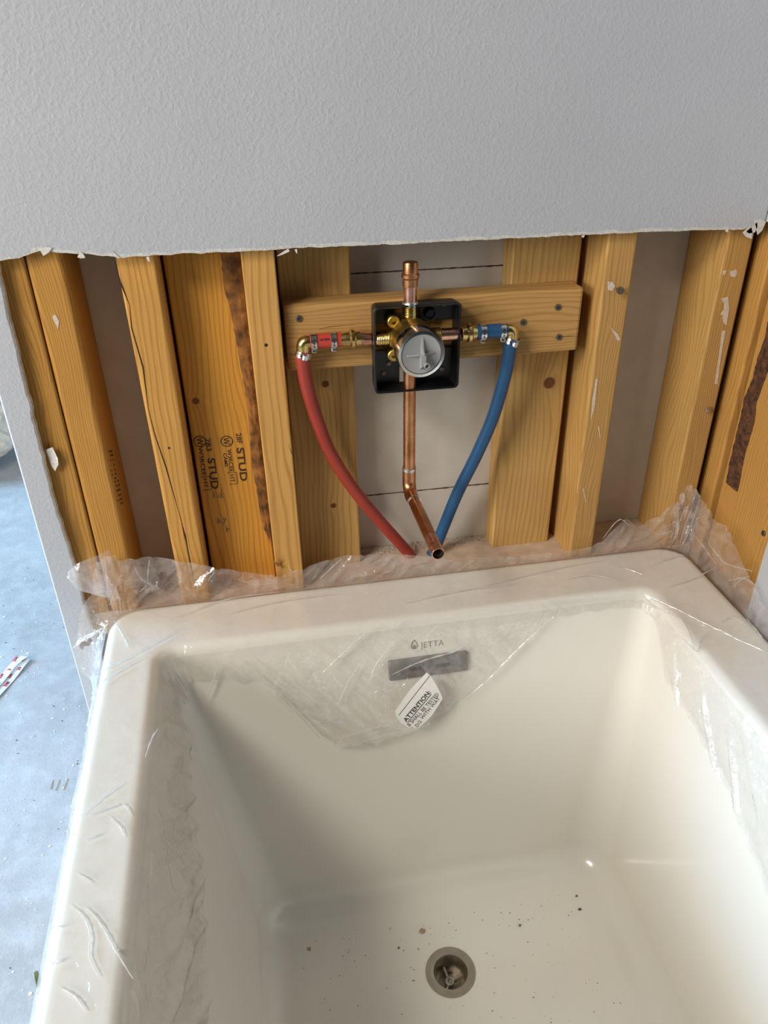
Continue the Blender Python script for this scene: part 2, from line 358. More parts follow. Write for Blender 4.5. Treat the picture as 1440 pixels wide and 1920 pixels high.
# back wall: textured drywall above the cut, a strip left standing at the wall's end, framing behind
def ragged(x, a=0.0012, s=1.0):
    return a * (noise.noise(Vector((x * 60 * s, 3.1, 0))) + 0.6 * noise.noise(Vector((x * 190 * s, 7.7, 0))))
EDGE = [(-0.2865, 1.019), (-0.248, 1.0197), (-0.226, 1.0229), (-0.206, 1.0284), (-0.1615, 1.0224), (-0.124, 1.0172), (-0.0565, 1.0183), (0.0, 1.0172), (0.065, 1.018), (0.15, 1.0169), (0.313, 1.0168), (0.405, 1.0168), (0.5346, 1.0158), (0.6055, 1.0139), (0.6355, 1.0155)]
ex, ez = zip(*EDGE)
FY = -0.0127
def nz_(x): return noise.noise(Vector((x * 45, 1.7, 9)))
v = []; f = []; mi = []; N = 330
for i in range(N + 1):
    x = -0.2865 + (0.922) * i / N; z = float(np.interp(x, ex, ez)) + ragged(x)
    for (y, zz) in ((0.0, z + 0.001), (FY + 0.0010, z - 0.0002), (FY, z + 0.0035 + 0.0022 * nz_(x)), (FY, 1.12), (FY, 1.4), (FY, 2.45), (0.0, 2.45)): v.append((x, y, zz))
for i in range(N):
    for k in range(6):
        a = i * 7 + k; f.append((a, a + 1, a + 8, a + 7)); mi.append(1 if k < 2 else 0)
# the strip
n0 = len(v); NS = 130
for i in range(NS + 1):
    z = 1.03 * (1 - i / NS); xr = float(np.interp(-z, (-1.03, -0.99, -0.8347, -0.738, -0.65, -0.57, -0.49, 0), (-0.252, -0.2548, -0.2579, -0.2596, -0.256, -0.2552, -0.252, -0.251))) + ragged(z + 5, 0.0016)
    for (x, y) in ((-0.2865, 0.1015), (-0.2865, FY + 0.002), (-0.2845, FY), (xr, FY), (xr + 0.0022, FY + 0.002), (xr + 0.003, FY + 0.007), (xr + 0.001, 0.0)): v.append((x, y, z))
for i in range(NS):
    for k in range(6):
        a = n0 + i * 7 + k; f.append((a, a + 1, a + 8, a + 7)); mi.append(0 if k < 3 else (1 if k == 3 else 2))
# end of the wall above the strip
k = len(v); v += [(-0.2865, FY, 1.02), (-0.2865, 0.1015, 1.02), (-0.2865, 0.1015, 2.45), (-0.2865, FY, 2.45)]; f.append((k, k + 1, k + 2, k + 3)); mi.append(0)
wall = mesh('wall_back', v, f, None, mats=[M_WALL, M_EDGE, M_CORE], midx=mi, kind='structure', label='pale textured drywall cut away along a ragged line above bare studs')
for p in wall.data.polygons: p.use_smooth = False

# torn slivers of paper hanging on the cut edge
for (x, z, dx, dz, wd) in ((0.0545, 1.0165, -0.014, -0.006, 0.0016), (0.062, 1.017, 0.001, -0.005, 0.0013), (-0.128, 1.017, -0.006, 0.008, 0.001), (-0.098, 1.017, 0.001, -0.006, 0.0016), (-0.168, 1.023, 0.006, -0.004, 0.0035), (0.40, 1.0165, 0.001, -0.003, 0.002), (0.612, 1.014, 0.010, -0.012, 0.006), (0.585, 1.0145, 0.003, -0.003, 0.002), (-0.205, 1.027, 0.012, 0.004, 0.004), (0.624, 1.0155, 0.012, 0.006, 0.010), (0.618, 1.0165, 0.006, -0.007, 0.008)):
    d = Vector((dx, 0, dz)); s = Vector((-dz, 0, dx)).normalized() * wd
    o = Vector((x, FY - 0.0006, z))
    ribbon('paper_sliver', [o - s, o + s, o + d * 0.6 + s * 0.7, o + d, o + d * 0.5 - s * 0.8], M_EDGE, wall)

# framing
Z0, Z1 = 0.544, 1.30
stud1a = post('stud', (-0.2655, -0.2262), (-0.2665, -0.2282), 0.0, 0.089, Z0, Z1, W_ORANGE, wall)
stud1b = post('stud', (-0.2255, -0.1845), (-0.2275, -0.1895), 0.0, 0.089, Z0, Z1, W_ORANGE, wall, r=0.0065, seg=5)
stud2 = post('stud', (-0.1285, -0.0885), (-0.1370, -0.0915), 0.0, 0.089, Z0, Z1, W_ORANGE2, wall, r=0.005, seg=4)
wide = post('backing_board', (-0.0842, 0.0045), (-0.0890, -0.0002), 0.036, 0.074, Z0, Z1, W_WIDE, wall, label='wide orange board with stamped lettering and a bark edge')
stud3 = post('stud', (0.0052, 0.0432), (-0.0015, 0.0362), 0.0, 0.089, Z0, Z1, W_S3, wall, r=0.002)
backl = post('backing_board', (0.0436, 0.1336), (0.0428, 0.1300), 0.051, 0.0885, Z0, Z1, W_BACK, wall)
backr = post('backing_board', (0.3385, 0.4300), (0.3380, 0.4292), 0.051, 0.0885, Z0, Z1, W_BACK, wall)
stud4 = post('stud', (0.4440, 0.4800), (0.4370, 0.4765), 0.0, 0.089, Z0, Z1, W_S4, wall, r=0.003)
stud5 = post('stud', (0.5985, 0.6345), (0.5985, 0.6345), 0.0, 0.089, Z0, Z1, W_S4, wall, r=0.003)
block = box('blocking', 0.0445, 0.4225, 0.013, 0.0508, 0.8655, 0.9480, W_BLOCK, wall, r=0.004, label='horizontal wooden blocking board that carries the mixing valve')
plate = box('sill_plate', -0.27, 0.645, -0.001, 0.089, 0.506, 0.5437, M_PLATE, wall, r=0.002)
boxes('stem_wall', [(-0.27, 0.645, 0.002, 0.089, 0.0, 0.506)], M_CONC, wall)
# grey drywall of the room behind, seen between the studs, in three boards with brown seams
boxes('rear_panel', [(-0.2845, 0.0900, 0.0892, 0.1010, 0.0, 2.45)], M_REAR, wall)
boxes('rear_panel', [(0.4000, 0.7450, 0.0892, 0.1010, 0.0, 2.45)], M_REAR, wall)
for z0_, z1_ in ((0.0, 0.6352), (0.6368, 0.9616), (0.9632, 2.45)): boxes('rear_panel', [(0.0905, 0.3995, 0.0892, 0.1010, z0_, z1_)], M_REAR, wall)
for zc in (0.636, 0.9624):
    v = []; f = []; n = 60
    for i in range(n + 1):
        x = 0.1345 + (0.346 - 0.1345) * i / n; j = 0.0006 * noise.noise(Vector((x * 300, zc * 50, 0))); t = 0.0009 + 0.0007 * noise.noise(Vector((x * 120, 4, zc)))
        v += [(x, 0.0889, zc + j - t), (x, 0.0884, zc + j), (x, 0.0889, zc + j + t)]
    for i in range(n):
        for k in range(2): a = i * 3 + k; f.append((a, a + 1, a + 4, a + 3))
    mesh('torn_seam', v, f, M_SEAM, wall)
# mortar crumbs on the plate behind the tub
v = []; f = []
for i in range(260):
    x = random.uniform(0.14, 0.35); y = random.uniform(0.068, 0.088); s = random.uniform(0.0008, 0.0028); k = len(v)
    v += [Vector((x, y, 0.5437)) + Vector((dx * s * random.uniform(.6, 1.3), dy * s * random.uniform(.6, 1.3), dz * s * random.uniform(.3, 1.0))) for dx, dy, dz in ((-1, -1, 0), (1, -1, 0), (1, 1, 0), (-1, 1, 0), (0, 0, 1))]
    f += [(k, k + 1, k + 4), (k + 1, k + 2, k + 4), (k + 2, k + 3, k + 4), (k + 3, k, k + 4), (k, k + 1, k + 2, k + 3)]
mesh('mortar_crumbs', v, f, M_MORTAR, wall, kind='stuff')

def strip_line(name, pts, width, mat, parent, y):
    P = [Vector((x, y, z)) for x, z in pts]; v = []; f = []
    for i, p in enumerate(P):
        t = (P[min(i + 1, len(P) - 1)] - P[max(i - 1, 0)]).normalized(); s = Vector((-t.z, 0, t.x)); wd = width * (0.25 if i in (0, len(P) - 1) else 0.8 + 0.4 * math.sin(i * 2.1))
        v += [p - s * wd, p + Vector((0, -0.0003, 0)), p + s * wd]
    for i in range(len(P) - 1):
        for k in range(2): a = i * 3 + k; f.append((a, a + 1, a + 4, a + 3))
    return mesh(name, v, f, mat, parent)
strip_line('split', [(-0.1344, 1.0108), (-0.133, 0.9883), (-0.1274, 0.9627), (-0.1297, 0.9367), (-0.1249, 0.8892), (-0.1275, 0.837), (-0.1254, 0.8038), (-0.1188, 0.7573), (-0.1128, 0.6927), (-0.1098, 0.657), (-0.109, 0.6136), (-0.108, 0.58)], 0.0008, M_CRACK, stud2, 0.0)
strip_line('split', [(-0.1111, 0.668), (-0.1098, 0.6538), (-0.1088, 0.630)], 0.0012, M_CRACK, stud2, 0.0)
strip_line('split', [(0.0362, 0.775), (0.0395, 0.762), (0.0418, 0.757)], 0.0003, M_CRACK, stud3, 0.0)
strip_line('split', [(0.13, 0.9195), (0.10, 0.9192), (0.085, 0.9170)], 0.0003, M_CRACK, block, 0.013)
strip_line('split', [(0.3952, 0.8857), (0.410, 0.8855), (0.4225, 0.8850)], 0.0004, M_CRACK, block, 0.013)
# bark edge of the wide board
BL = [(-0.0214, 1.02), (-0.0222, 0.9661), (-0.0177, 0.9411), (-0.0148, 0.8999), (-0.0124, 0.8623), (-0.0099, 0.8231), (-0.0106, 0.7766), (-0.0127, 0.7279), (-0.0094, 0.6893), (-0.0088, 0.6495), (-0.003, 0.6179), (0.002, 0.600)]
def bark(name, left, right, plane, at, mat, parent, nrm, n=70, m=5):
    """rough bark band between two edges, standing slightly off the board"""
    zs = np.linspace(max(left[0][1], right[0][1]), min(left[-1][1], right[-1][1]), n); v = []; f = []
    l = sorted((z, x) for x, z in left); r = sorted((z, x) for x, z in right)
    for z in zs:
        a = np.interp(z, *zip(*l)) + 0.0018 * noise.noise(Vector((z * 150, at, 1))); b = np.interp(z, *zip(*r)) + 0.0012 * noise.noise(Vector((z * 130, at, 5)))
        for k in range(m):
            u = a + (b - a) * k / (m - 1); h = 0.0003 + (0.0 if k in (0, m - 1) else 0.0012 + 0.0012 * noise.noise(Vector((u * 400, z * 200, 2))))
            v.append((u, at + nrm * h, z) if plane == 'Y' else (at + nrm * h, u, z))
    for i in range(n - 1):
        for k in range(m - 1): a = i * m + k; f.append((a, a + 1, a + m + 1, a + m))
    return mesh(name, v, f, mat, parent)
M_BARK1 = plain('rusty brown bark', (0.20, 0.085, 0.02), 0.95, var=0.75, scale=55, bump=0.9)
bark('bark', BL, [(-0.0005, 1.02), (0.004, 0.60)], 'Y', 0.036, M_BARK1, wide, -1)

# ink stamps on the wide board: lettering that runs down the board
def stamp(body, x, ztop, zbot, size, bold=0.01):
    return (body, x, ztop, zbot, size, bold)
meshes = []
for body, x, zt, zb, size, bold in (stamp('STUD', -0.0690, 0.7465, 0.700, 0.0135, 0.02), stamp('283', -0.0685, 0.7755, 0.757, 0.0095), stamp('W3RCEE', -0.0790, 0.7640, 0.722, 0.0075),
                                    stamp('STUD', -0.0300, 0.7580, 0.708, 0.0135, 0.02), stamp('28F', -0.0285, 0.7790, 0.764, 0.0095), stamp('W3RCEE', -0.0425, 0.7570, 0.724, 0.0075), stamp('CAMS', -0.0480, 0.752, 0.732, 0.0055)):
    M = basis((x, 0.0358, zt), (0.0, 0, -1), (1, 0, 0))
    meshes.append(lettering(body, size, M_INK, M, bold, 0.0002, zt - zb, 'stamp_lettering', wide))
for cx, cz in ((-0.0755, 0.7720), (-0.0415, 0.7690)):
    pts = [(cx + 0.0075 * math.cos(a), 0.0357, cz + 0.0075 * math.sin(a)) for a in [i * math.tau / 20 for i in range(21)]]
    tube('stamp_circle', pts, 0.0006, M_INK, wide, 6, False)
    lettering('W', 0.012, M_INK, basis((cx - 0.0045, 0.0358, cz + 0.0052), (0, 0, -1), (1, 0, 0)), 0.01, 0.0002, 0.0104, 'stamp_lettering', wide)
for cx, z0, z1 in ((-0.0755, 0.720, 0.700), (-0.0400, 0.7225, 0.705)):
    tube('stamp_frame', [(cx - 0.006, 0.0357, z0), (cx + 0.006, 0.0357, z0), (cx + 0.006, 0.0357, z1), (cx - 0.005, 0.0357, z1)], 0.0004, M_INK, wide, 5, False)
    lettering('HT', 0.0075, M_INK, basis((cx - 0.003, 0.0358, z0 - 0.003), (0, 0, -1), (1, 0, 0)), 0.0, 0.0002, z0 - z1 - 0.006, 'stamp_lettering', wide)
for (x, z, h) in ((-0.066, 0.690, 3), (-0.056, 0.688, 6), (-0.066, 0.650, 4), (-0.0585, 0.646, 7), (-0.056, 0.632, 5)):
    for k in range(h):
        a = Vector((x + random.uniform(-.003, .003), 0.0358, z + random.uniform(-.005, .005))); b = a + Vector((random.uniform(-.003, .003), 0, random.uniform(.002, .007)))
        tube('marker_stroke', [a, b], 0.00045, M_INK2, wide, 5)
# smudged stamp on the rounded edge of the left stud
v = []; f = []
for col_ in range(3):
    for k in range(13):
        z = 0.782 - k * 0.0062 - col_ * 0.004; y = 0.006 + col_ * 0.009 + 0.0025 * math.sin(k)
        if random.random() < 0.15: continue
        x = -0.1864 - (z - 0.544) * 0.0066 + (0.0006 if y > 0.007 else 0.0)
        L = random.uniform(0.005, 0.009); t = 0.0013; q = len(v)
        v += [(x, y, z - t), (x, y + L, z - 0.003 - t), (x, y + L, z - 0.003 + t), (x, y, z + t), (x + 0.0006, y + L / 2, z - 0.0015)]
        f += [(q, q + 1, q + 4), (q + 1, q + 2, q + 4), (q + 2, q + 3, q + 4), (q + 3, q, q + 4)]
mesh('smudged_stamp', [(a + 0.0016, b, c_) for a, b, c_ in v], f, M_CRACK, stud1b)

# joint compound smears
def smear(pts, parent, y=0.0): ribbon('compound_smear', [(x, y, z) for x, z in pts], M_SMEAR, parent, (0, -1, 0), 0.0005)
smear([(0.6066, 0.926), (0.6159, 0.9282), (0.6214, 0.9112), (0.6226, 0.8899), (0.6171, 0.8938), (0.6138, 0.9046), (0.61, 0.9049), (0.6145, 0.9116), (0.6128, 0.9187)], stud5)
smear([(0.6181, 0.883), (0.6228, 0.8827), (0.6254, 0.8383), (0.6285, 0.8074), (0.6244, 0.8078), (0.622, 0.846)], stud5)
smear([(0.601, 0.9616), (0.606, 0.962), (0.6045, 0.957), (0.6025, 0.9561)], stud5); smear([(0.611, 0.9600), (0.6188, 0.9625), (0.6215, 0.9576), (0.6198, 0.9524), (0.613, 0.9543)], stud5)
smear([(0.4461, 0.9567), (0.452, 0.9561), (0.4569, 0.9511), (0.4541, 0.9449), (0.4479, 0.9463)], stud4)
smear([(0.457, 0.8995), (0.463, 0.8940), (0.470, 0.8883), (0.4746, 0.8813), (0.4711, 0.8791), (0.464, 0.8904)], stud4)
smear([(0.448, 0.83), (0.4505, 0.828), (0.4515, 0.79), (0.449, 0.77), (0.447, 0.80)], stud4)
smear([(0.4605, 0.760), (0.4625, 0.759), (0.4665, 0.743), (0.4655, 0.7425)], stud4); smear([(0.451, 0.663), (0.4525, 0.6625), (0.459, 0.640), (0.458, 0.6395)], stud4)
smear([(-0.212, 0.955), (-0.2085, 0.958), (-0.206, 0.950), (-0.209, 0.940)], stud1b)

# screws: one head shape, shared
def screw_mesh(r=0.0042):
    seg = 14; v = []; f = []; mi = []
    for (d, q) in ((0, r), (0.0012, r), (0.0017, r * 0.7)): v += [(q * math.cos(i * math.tau / seg), -d, q * math.sin(i * math.tau / seg)) for i in range(seg)]
    for k in range(2): f += ring_faces(k * seg, (k + 1) * seg, seg); mi += [0] * seg
    f.append(tuple(range(2 * seg, 3 * seg))); mi.append(0)
    for ang in (35, 125):
        c_, s_ = math.cos(math.radians(ang)), math.sin(math.radians(ang)); k = len(v)
        for (a, b) in ((-1, -1), (1, -1), (1, 1), (-1, 1)): v.append(((a * c_ * r * .62 - b * s_ * r * .13), -0.0019, (a * s_ * r * .62 + b * c_ * r * .13)))
        f.append((k, k + 1, k + 2, k + 3)); mi.append(1)
    me = bpy.data.meshes.new('screw'); me.from_pydata(v, [], f); me.materials.append(M_SCREW); me.materials.append(M_DARK); me.polygons.foreach_set('material_index', mi); return me
SCREW = screw_mesh()
for x, z in ((0.0618, 0.9316), (0.3449, 0.9085), (0.3894, 0.9248), (0.3952, 0.8857)): place(SCREW, 'screw', (x, 0.0130, z), None, block)
o = turned('screw', (0.4606, 0.0, 0.9467), (0, -1, 0), [(0, 0.0022), (0.006, 0.0022), (0.0065, 0.0046), (0.009, 0.0046), (0.0095, 0.0035)], M_SCREW, stud4, 14, label='screw head standing proud of the stud')
o = turned('screw', (0.6196, 0.0, 0.7719), (0, -1, 0), [(0, 0.0020), (0.004, 0.0020), (0.0045, 0.0046), (0.0065, 0.0042), (0.0075, 0.0025)], M_STEEL, stud5, 14, label='shiny screw head')
turned('nail_hole', (0.0201, 0.0, 0.9059), (0, -1, 0), [(0, 0.0022), (0.0004, 0.0018)], M_DARK, stud3, 10); turned('nail_hole', (-0.1111, 0.0, 0.783), (0, -1, 0), [(0, 0.0016), (0.0004, 0.0012)], M_DARK, stud2, 10)
# splinters at the foot of the third stud
for a, b in (((0.010, -0.002, 0.592), (0.000, -0.010, 0.606)), ((0.011, -0.002, 0.590), (0.004, -0.008, 0.596)), ((0.012, -0.002, 0.588), (0.006, -0.012, 0.586)), ((0.013, -0.002, 0.594), (0.008, -0.006, 0.604))):
    A, B = Vector(a), Vector(b); s = Vector((0.0018, 0, 0.0018))
    mesh('splinter', [A - s, A + s, B, A + Vector((0, 0.003, 0)), ], [(0, 1, 2), (1, 3, 2), (3, 0, 2), (0, 1, 3)], W_S3, stud3)
# scraps of torn paper on the strip's edge, chipped spot near its foot
ribbon('paper_scrap', [(-0.2535, -0.004, 0.797), (-0.245, -0.005, 0.800), (-0.2415, -0.008, 0.786), (-0.243, -0.006, 0.777), (-0.249, -0.005, 0.768), (-0.252, -0.004, 0.775)], M_EDGE, wall, (0, -1, 0.1), 0.0012)
ribbon('chipped_spot', [(-0.275, FY - 0.0002, 0.500), (-0.270, FY - 0.0002, 0.508), (-0.262, FY - 0.0002, 0.507), (-0.258, FY - 0.0002, 0.515), (-0.256, FY - 0.0002, 0.507), (-0.262, FY - 0.0002, 0.499), (-0.268, FY - 0.0002, 0.500), (-0.272, FY - 0.0002, 0.493)], M_SEAM, wall, (0, -1, 0), 0.0004)

# right wall: drywall with bare framing near the corner
XR = 0.6355
boxes('wall_right', [(XR, XR + 0.0127, -0.42, -0.166, 0.0, 2.45), (XR, XR + 0.0127, -0.166, -0.014, 1.022, 2.45), (XR + 0.11, XR + 0.12, -0.42, 3.4, 0, 2.45), (XR, XR + 0.12, -0.43, -0.42, 0, 2.45)], M_WALL, kind='structure', label='painted drywall of the side wall beside the tub')
wr = bpy.data.objects['wall_right']
post('stud', (0.648, 0.737), (0.648, 0.737), -0.0195, 0.0180, 0.0, 2.4, W_RIGHT, wr)
rb = post('backing_board', (0.655, 0.693), (0.655, 0.693), -0.148, -0.0225, 0.0, 2.4, W_RIGHT, wr, r=0.004, label='wide board with a dark bark stripe and a screw')
bark('bark', [(-0.0366, 0.9034), (-0.0377, 0.8764), (-0.0335, 0.8526), (-0.0344, 0.8269), (-0.027, 0.7973), (-0.0288, 0.7612), (-0.0285, 0.7229), (-0.0314, 0.6678)], [(-0.068, 0.9034), (-0.0601, 0.8449), (-0.0566, 0.812), (-0.0537, 0.802), (-0.0599, 0.7747), (-0.0572, 0.7269), (-0.0617, 0.6678)], 'X', 0.655, M_BARK, rb, -1)
place(SCREW, 'screw', (0.6552, -0.1323, 0.643), Matrix.Rotation(math.radians(-90), 3, 'Z').to_quaternion(), rb)

# ------------------------------------------------------------------ bathtub
tub = empty('bathtub', (0.185, -0.75, 0.0), label='glossy off-white bathtub standing against the opened wall under clear plastic', category='bathtub')
def ring(x0, x1, y0, y1, r, z):
    p = rrect(x0, x1, y0, y1, r, 10, 0.004); out = []
    for c_ in range(4):
        arc = p[c_ * 13:(c_ + 1) * 13]; nx = p[((c_ + 1) * 13) % 52]; out += arc
        out += [(arc[-1][0] + (nx[0] - arc[-1][0]) * k / 25, arc[-1][1] + (nx[1] - arc[-1][1]) * k / 25) for k in range(1, 25)]
    return [(x, y, z) for x, y in out]
OX0, OX1, OY0, OY1, ZR = -0.223, 0.617, -1.53, -0.010, 0.555
rings = []
for inset, z in ((0.035, 0.0), (0.02, 0.30), (0.004, 0.515), (0.0, 0.535), (0.0, 0.541)): rings.append(ring(OX0 + inset, OX1 - inset, OY0 + inset, OY1 - inset, 0.045, z))
for a in range(1, 7):
    t = math.radians(15 * a); r = 0.014; rings.append(ring(OX0 + r * (1 - math.cos(t)), OX1 - r * (1 - math.cos(t)), OY0 + r * (1 - math.cos(t)), OY1 - r * (1 - math.cos(t)), 0.045 - r * (1 - math.cos(t)), ZR - r + r * math.sin(t)))
rings.append(ring(OX0 + 0.018, OX1 - 0.018, OY0 + 0.018, OY1 - 0.018, 0.027, ZR))
IX0, IX1, IY0, IY1 = -0.150, 0.515, -1.42, -0.113
rr_ = 0.013
rings.append(ring(IX0 - rr_ - 0.004, IX1 + rr_ + 0.004, IY0 - rr_ - 0.004, IY1 + rr_ + 0.004, 0.036, ZR))
for a in range(0, 7):
    t = math.radians(15 * a); d = rr_ * (1 - math.sin(t)); rings.append(ring(IX0 - d, IX1 + d, IY0 - d, IY1 + d, 0.022 + d * 0.6, ZR - rr_ + rr_ * math.cos(t)))
ZB = 0.12; BX0, BX1, BY0, BY1 = -0.062, 0.450, -1.22, -0.212; zt = ZR - rr_
def wall_at(z):
    k = (zt - z) / (zt - ZB); L = lambda a, b: a + (b - a) * k
    return L(IX0, BX0), L(IX1, BX1), L(IY0, BY0), L(IY1, BY1), L(0.022, 0.05)
for z in (zt - 0.004, 0.48, 0.40, 0.30, 0.22, 0.165): rings.append(ring(*wall_at(z), z))
base = wall_at(0.16); rf = 0.04
for a in range(0, 7):
    t = math.radians(15 * a); d = rf * (1 - math.cos(t)); rings.append(ring(base[0] + d, base[1] - d, base[2] + d, base[3] - d, max(0.02, base[4] - d * 0.4), ZB + rf * (1 - math.sin(t))))
DX, DY = 0.1847, -0.3386
last = rings[-1]; cx, cy = DX, DY
def blend(t, zz):
    out = []
    for (x, y, z) in last:
        a = math.atan2(y - cy, x - cx); out.append((x + (cx + 0.033 * math.cos(a) - x) * t, y + (cy + 0.033 * math.sin(a) - y) * t, zz))
    return out
for t, zz in ((0.03, ZB - 0.0002), (0.3, ZB - 0.001), (0.6, ZB - 0.002), (0.85, ZB - 0.0025), (1.0, ZB - 0.003)): rings.append(blend(t, zz))
v, f = loft(rings, True, False)
shell = mesh('tub_shell', v, f, M_TUB, tub, True)
# drain
drain = turned('drain_flange', (DX, DY, ZB - 0.0028), (0, 0, -1), [(0.0, 0.0345), (-0.0016, 0.0338), (-0.0020, 0.030), (-0.0004, 0.0235), (0.003, 0.0218), (0.030, 0.0210), (0.030, 0.0165), (0.0335, 0.0165), (0.034, 0.0), ], M_NICKEL, tub, 40, False)
turned('drain_pipe', (DX, DY, ZB - 0.0368), (0, 0, -1), [(0, 0.0), (0.0002, 0.0160), (0.006, 0.0160)], M_DARK, drain, 24)
hub = (DX - 0.001, DY - 0.002, ZB - 0.028)
turned('strainer_hub', (hub[0], hub[1], ZB - 0.0335), (0, 0, 1), [(0, 0.0062), (0.012, 0.0062), (0.0125, 0.0052), (0.0125, 0.0032), (0.006, 0.0030)], M_NICKEL, drain, 18)
for a in (100, 15, 235):
    d = Vector((math.cos(math.radians(a)), math.sin(math.radians(a)), 0)); s = Vector((-d.y, d.x, 0)) * 0.0013; c_ = Vector((hub[0], hub[1], ZB - 0.030)); e = c_ + d * 0.0205
    h = Vector((0, 0, 0.006)); u = Vector((0, 0, -0.002))
    mesh('strainer_bar', [c_ - s + u, c_ + s + u, c_ + s + h, c_ - s + h, e - s + u, e + s + u, e + s + h * 1.4, e - s + h * 1.4], [(0, 1, 2, 3), (4, 5, 6, 7), (0, 1, 5, 4), (1, 2, 6, 5), (2, 3, 7, 6), (3, 0, 4, 7)], M_NICKEL, drain)
# overflow cover and logo on the sloping end wall
KY = (BY1 - IY1) / (zt - ZB)                       # y change per metre of drop
VUP = Vector((0, -KY, 1)).normalized(); NRM = Vector((0, -1, -KY)).normalized()
def on_end(x, z, off=0.0): return Vector((x, IY1 + KY * (zt - z), z)) + NRM * off
oc = on_end(0.1962, 0.4845)
def plate_on_end(name, cx, cz, hw, hh, thick, mat, parent, r=0.003):
    c_ = on_end(cx, cz); rs = []
    for off, ins in ((-0.001, 0.0), (thick - 0.0012, 0.0), (thick, 0.0012)): rs.append([c_ + Vector((x, 0, 0)) + VUP * y + NRM * off for x, y in rrect(-hw + ins, hw - ins, -hh + ins, hh - ins, r, 3)])
    v, f = loft(rs); return mesh(name, v, f, mat, parent)
over = plate_on_end('overflow_cover', 0.1962, 0.4845, 0.0553, 0.0148, 0.005, M_OVER, tub)
for sx, hw in ((0.177, 0.0085), (0.2160, 0.0095)):
    c_ = on_end(sx, 0.4838); pts = [c_ + Vector((x, 0, 0)) + VUP * y + NRM * 0.0050 for x, y in rrect(-hw, hw, -0.0026, 0.0026, 0.0022, 3)]
    ribbon('overflow_slot', pts, M_DARK, over, NRM, 0.0002)
lettering('JETTA', 0.0125, M_LOGO, basis(on_end(0.1865, 0.5105, 0.0002), (1, 0, 0), VUP), 0.0, 0.0002, 0.0325, 'logo_lettering', tub, 1.1)
drop = []
for i in range(24):
    a = i * math.tau / 24; rad = 0.0042; x = rad * math.sin(a); y = -rad * math.cos(a)
    if y > 0: y = y * 2.2; x = x * (1 - (y / (rad * 2.2)) ** 2 * 0.75)
    drop.append(on_end(0.1782, 0.5150, 0.0003) + Vector((x, 0, 0)) + VUP * y)
tube('logo_drop', drop + [drop[0]], 0.0006, M_LOGO, tub, 6, False)
inner = [on_end(0.1782, 0.5136, 0.0003) + Vector((0.0020 * math.sin(a), 0, 0)) + VUP * (-0.0022 * math.cos(a) * (1.5 if math.cos(a) < 0 else 1)) for a in [i * math.tau / 16 for i in range(16)]]
ribbon('logo_drop', inner, M_LOGO, tub, NRM, 0.0003)

# ------------------------------------------------------------------ clear plastic sheet over the tub
sheet = empty('plastic_sheet', (0.185, -0.3, 0.555), label='crumpled clear plastic sheet draped over the bathtub rim', category='plastic sheet')
SK = [0, 1, 1.15, 1.3, 2.3, 2.45, 2.6, 3.6]
def it(s, ys): return float(np.interp(s, SK, ys))
def lut(s, pairs):
    a = sorted(pairs); return float(np.interp(s, [p[0] for p in a], [p[1] for p in a]))
def sB(x): return 1.3 + (x + 0.198) / 0.79          # back run, by x at the outer edge
def sBi(x): return 1.3 + (x + 0.122) / 0.609         # back run, by x at the inner edge
def sR(y): return 2.6 + (-0.035 - y) / 0.765
def sRi(y): return 2.6 + (-0.14 - y) / 0.66
def sLi(y): return 1.0 - (-0.14 - y) / 0.66
HANG = [(0, 0.20), (sLi(-0.47), 0.17), (sLi(-0.35), 0.15), (sLi(-0.25), 0.11), (sLi(-0.18), 0.085), (1.0, 0.06), (1.15, 0.05), (1.3, 0.035), (sBi(-0.09), 0.035), (sBi(-0.035), 0.045), (sBi(0.015), 0.105), (sBi(0.042), 0.142), (sBi(0.061), 0.155), (sBi(0.115), 0.158), (sBi(0.165), 0.152), (sBi(0.18), 0.146), (sBi(0.2415), 0.112), (sBi(0.311), 0.054), (sBi(0.342), 0.030), (sBi(0.372), 0.012), (sBi(0.426), 0.008), (sBi(0.48), 0.010), (2.45, 0.012), (2.6, 0.016), (sRi(-0.1575), 0.018), (sRi(-0.211), 0.060), (sRi(-0.277), 0.066), (sRi(-0.398), 0.088), (sRi(-0.487), 0.13), (3.6, 0.22)]
TOPB = [(-0.2114, 0.6445), (-0.1651, 0.6367), (-0.1254, 0.6246), (-0.0643, 0.6032), (-0.0079, 0.5847), (0.0369, 0.5876), (0.0673, 0.5962), (0.1052, 0.6028), (0.1893, 0.5936), (0.2686, 0.5748), (0.3254, 0.5691), (0.3831, 0.5662), (0.4585, 0.5670), (0.4748, 0.5724), (0.514, 0.6196), (0.5394, 0.5935), (0.5779, 0.6167), (0.600, 0.635)]
OUTL = [(0, 0.14), (0.6, 0.13), (0.9, 0.11), (1.0, 0.075), (1.04, 0.05), (1.10, 0.05), (1.15, 0.085), (1.2, 0.092)] + [(sB(x), z - 0.547) for x, z in TOPB if x > -0.19] + [(2.38, 0.105), (2.45, 0.112), (2.52, 0.105), (sR(-0.045), 0.092), (sR(-0.069), 0.082), (sR(-0.094), 0.088), (sR(-0.15), 0.058), (sR(-0.2056), 0.038), (sR(-0.3), 0.03), (3.6, 0.04)]
def nz(x, y, k): return noise.noise(Vector((x, y, k)))
def crease(u, v_, k, wdt):
    n = nz(u, v_, k); return math.exp(-(n / wdt) ** 2)
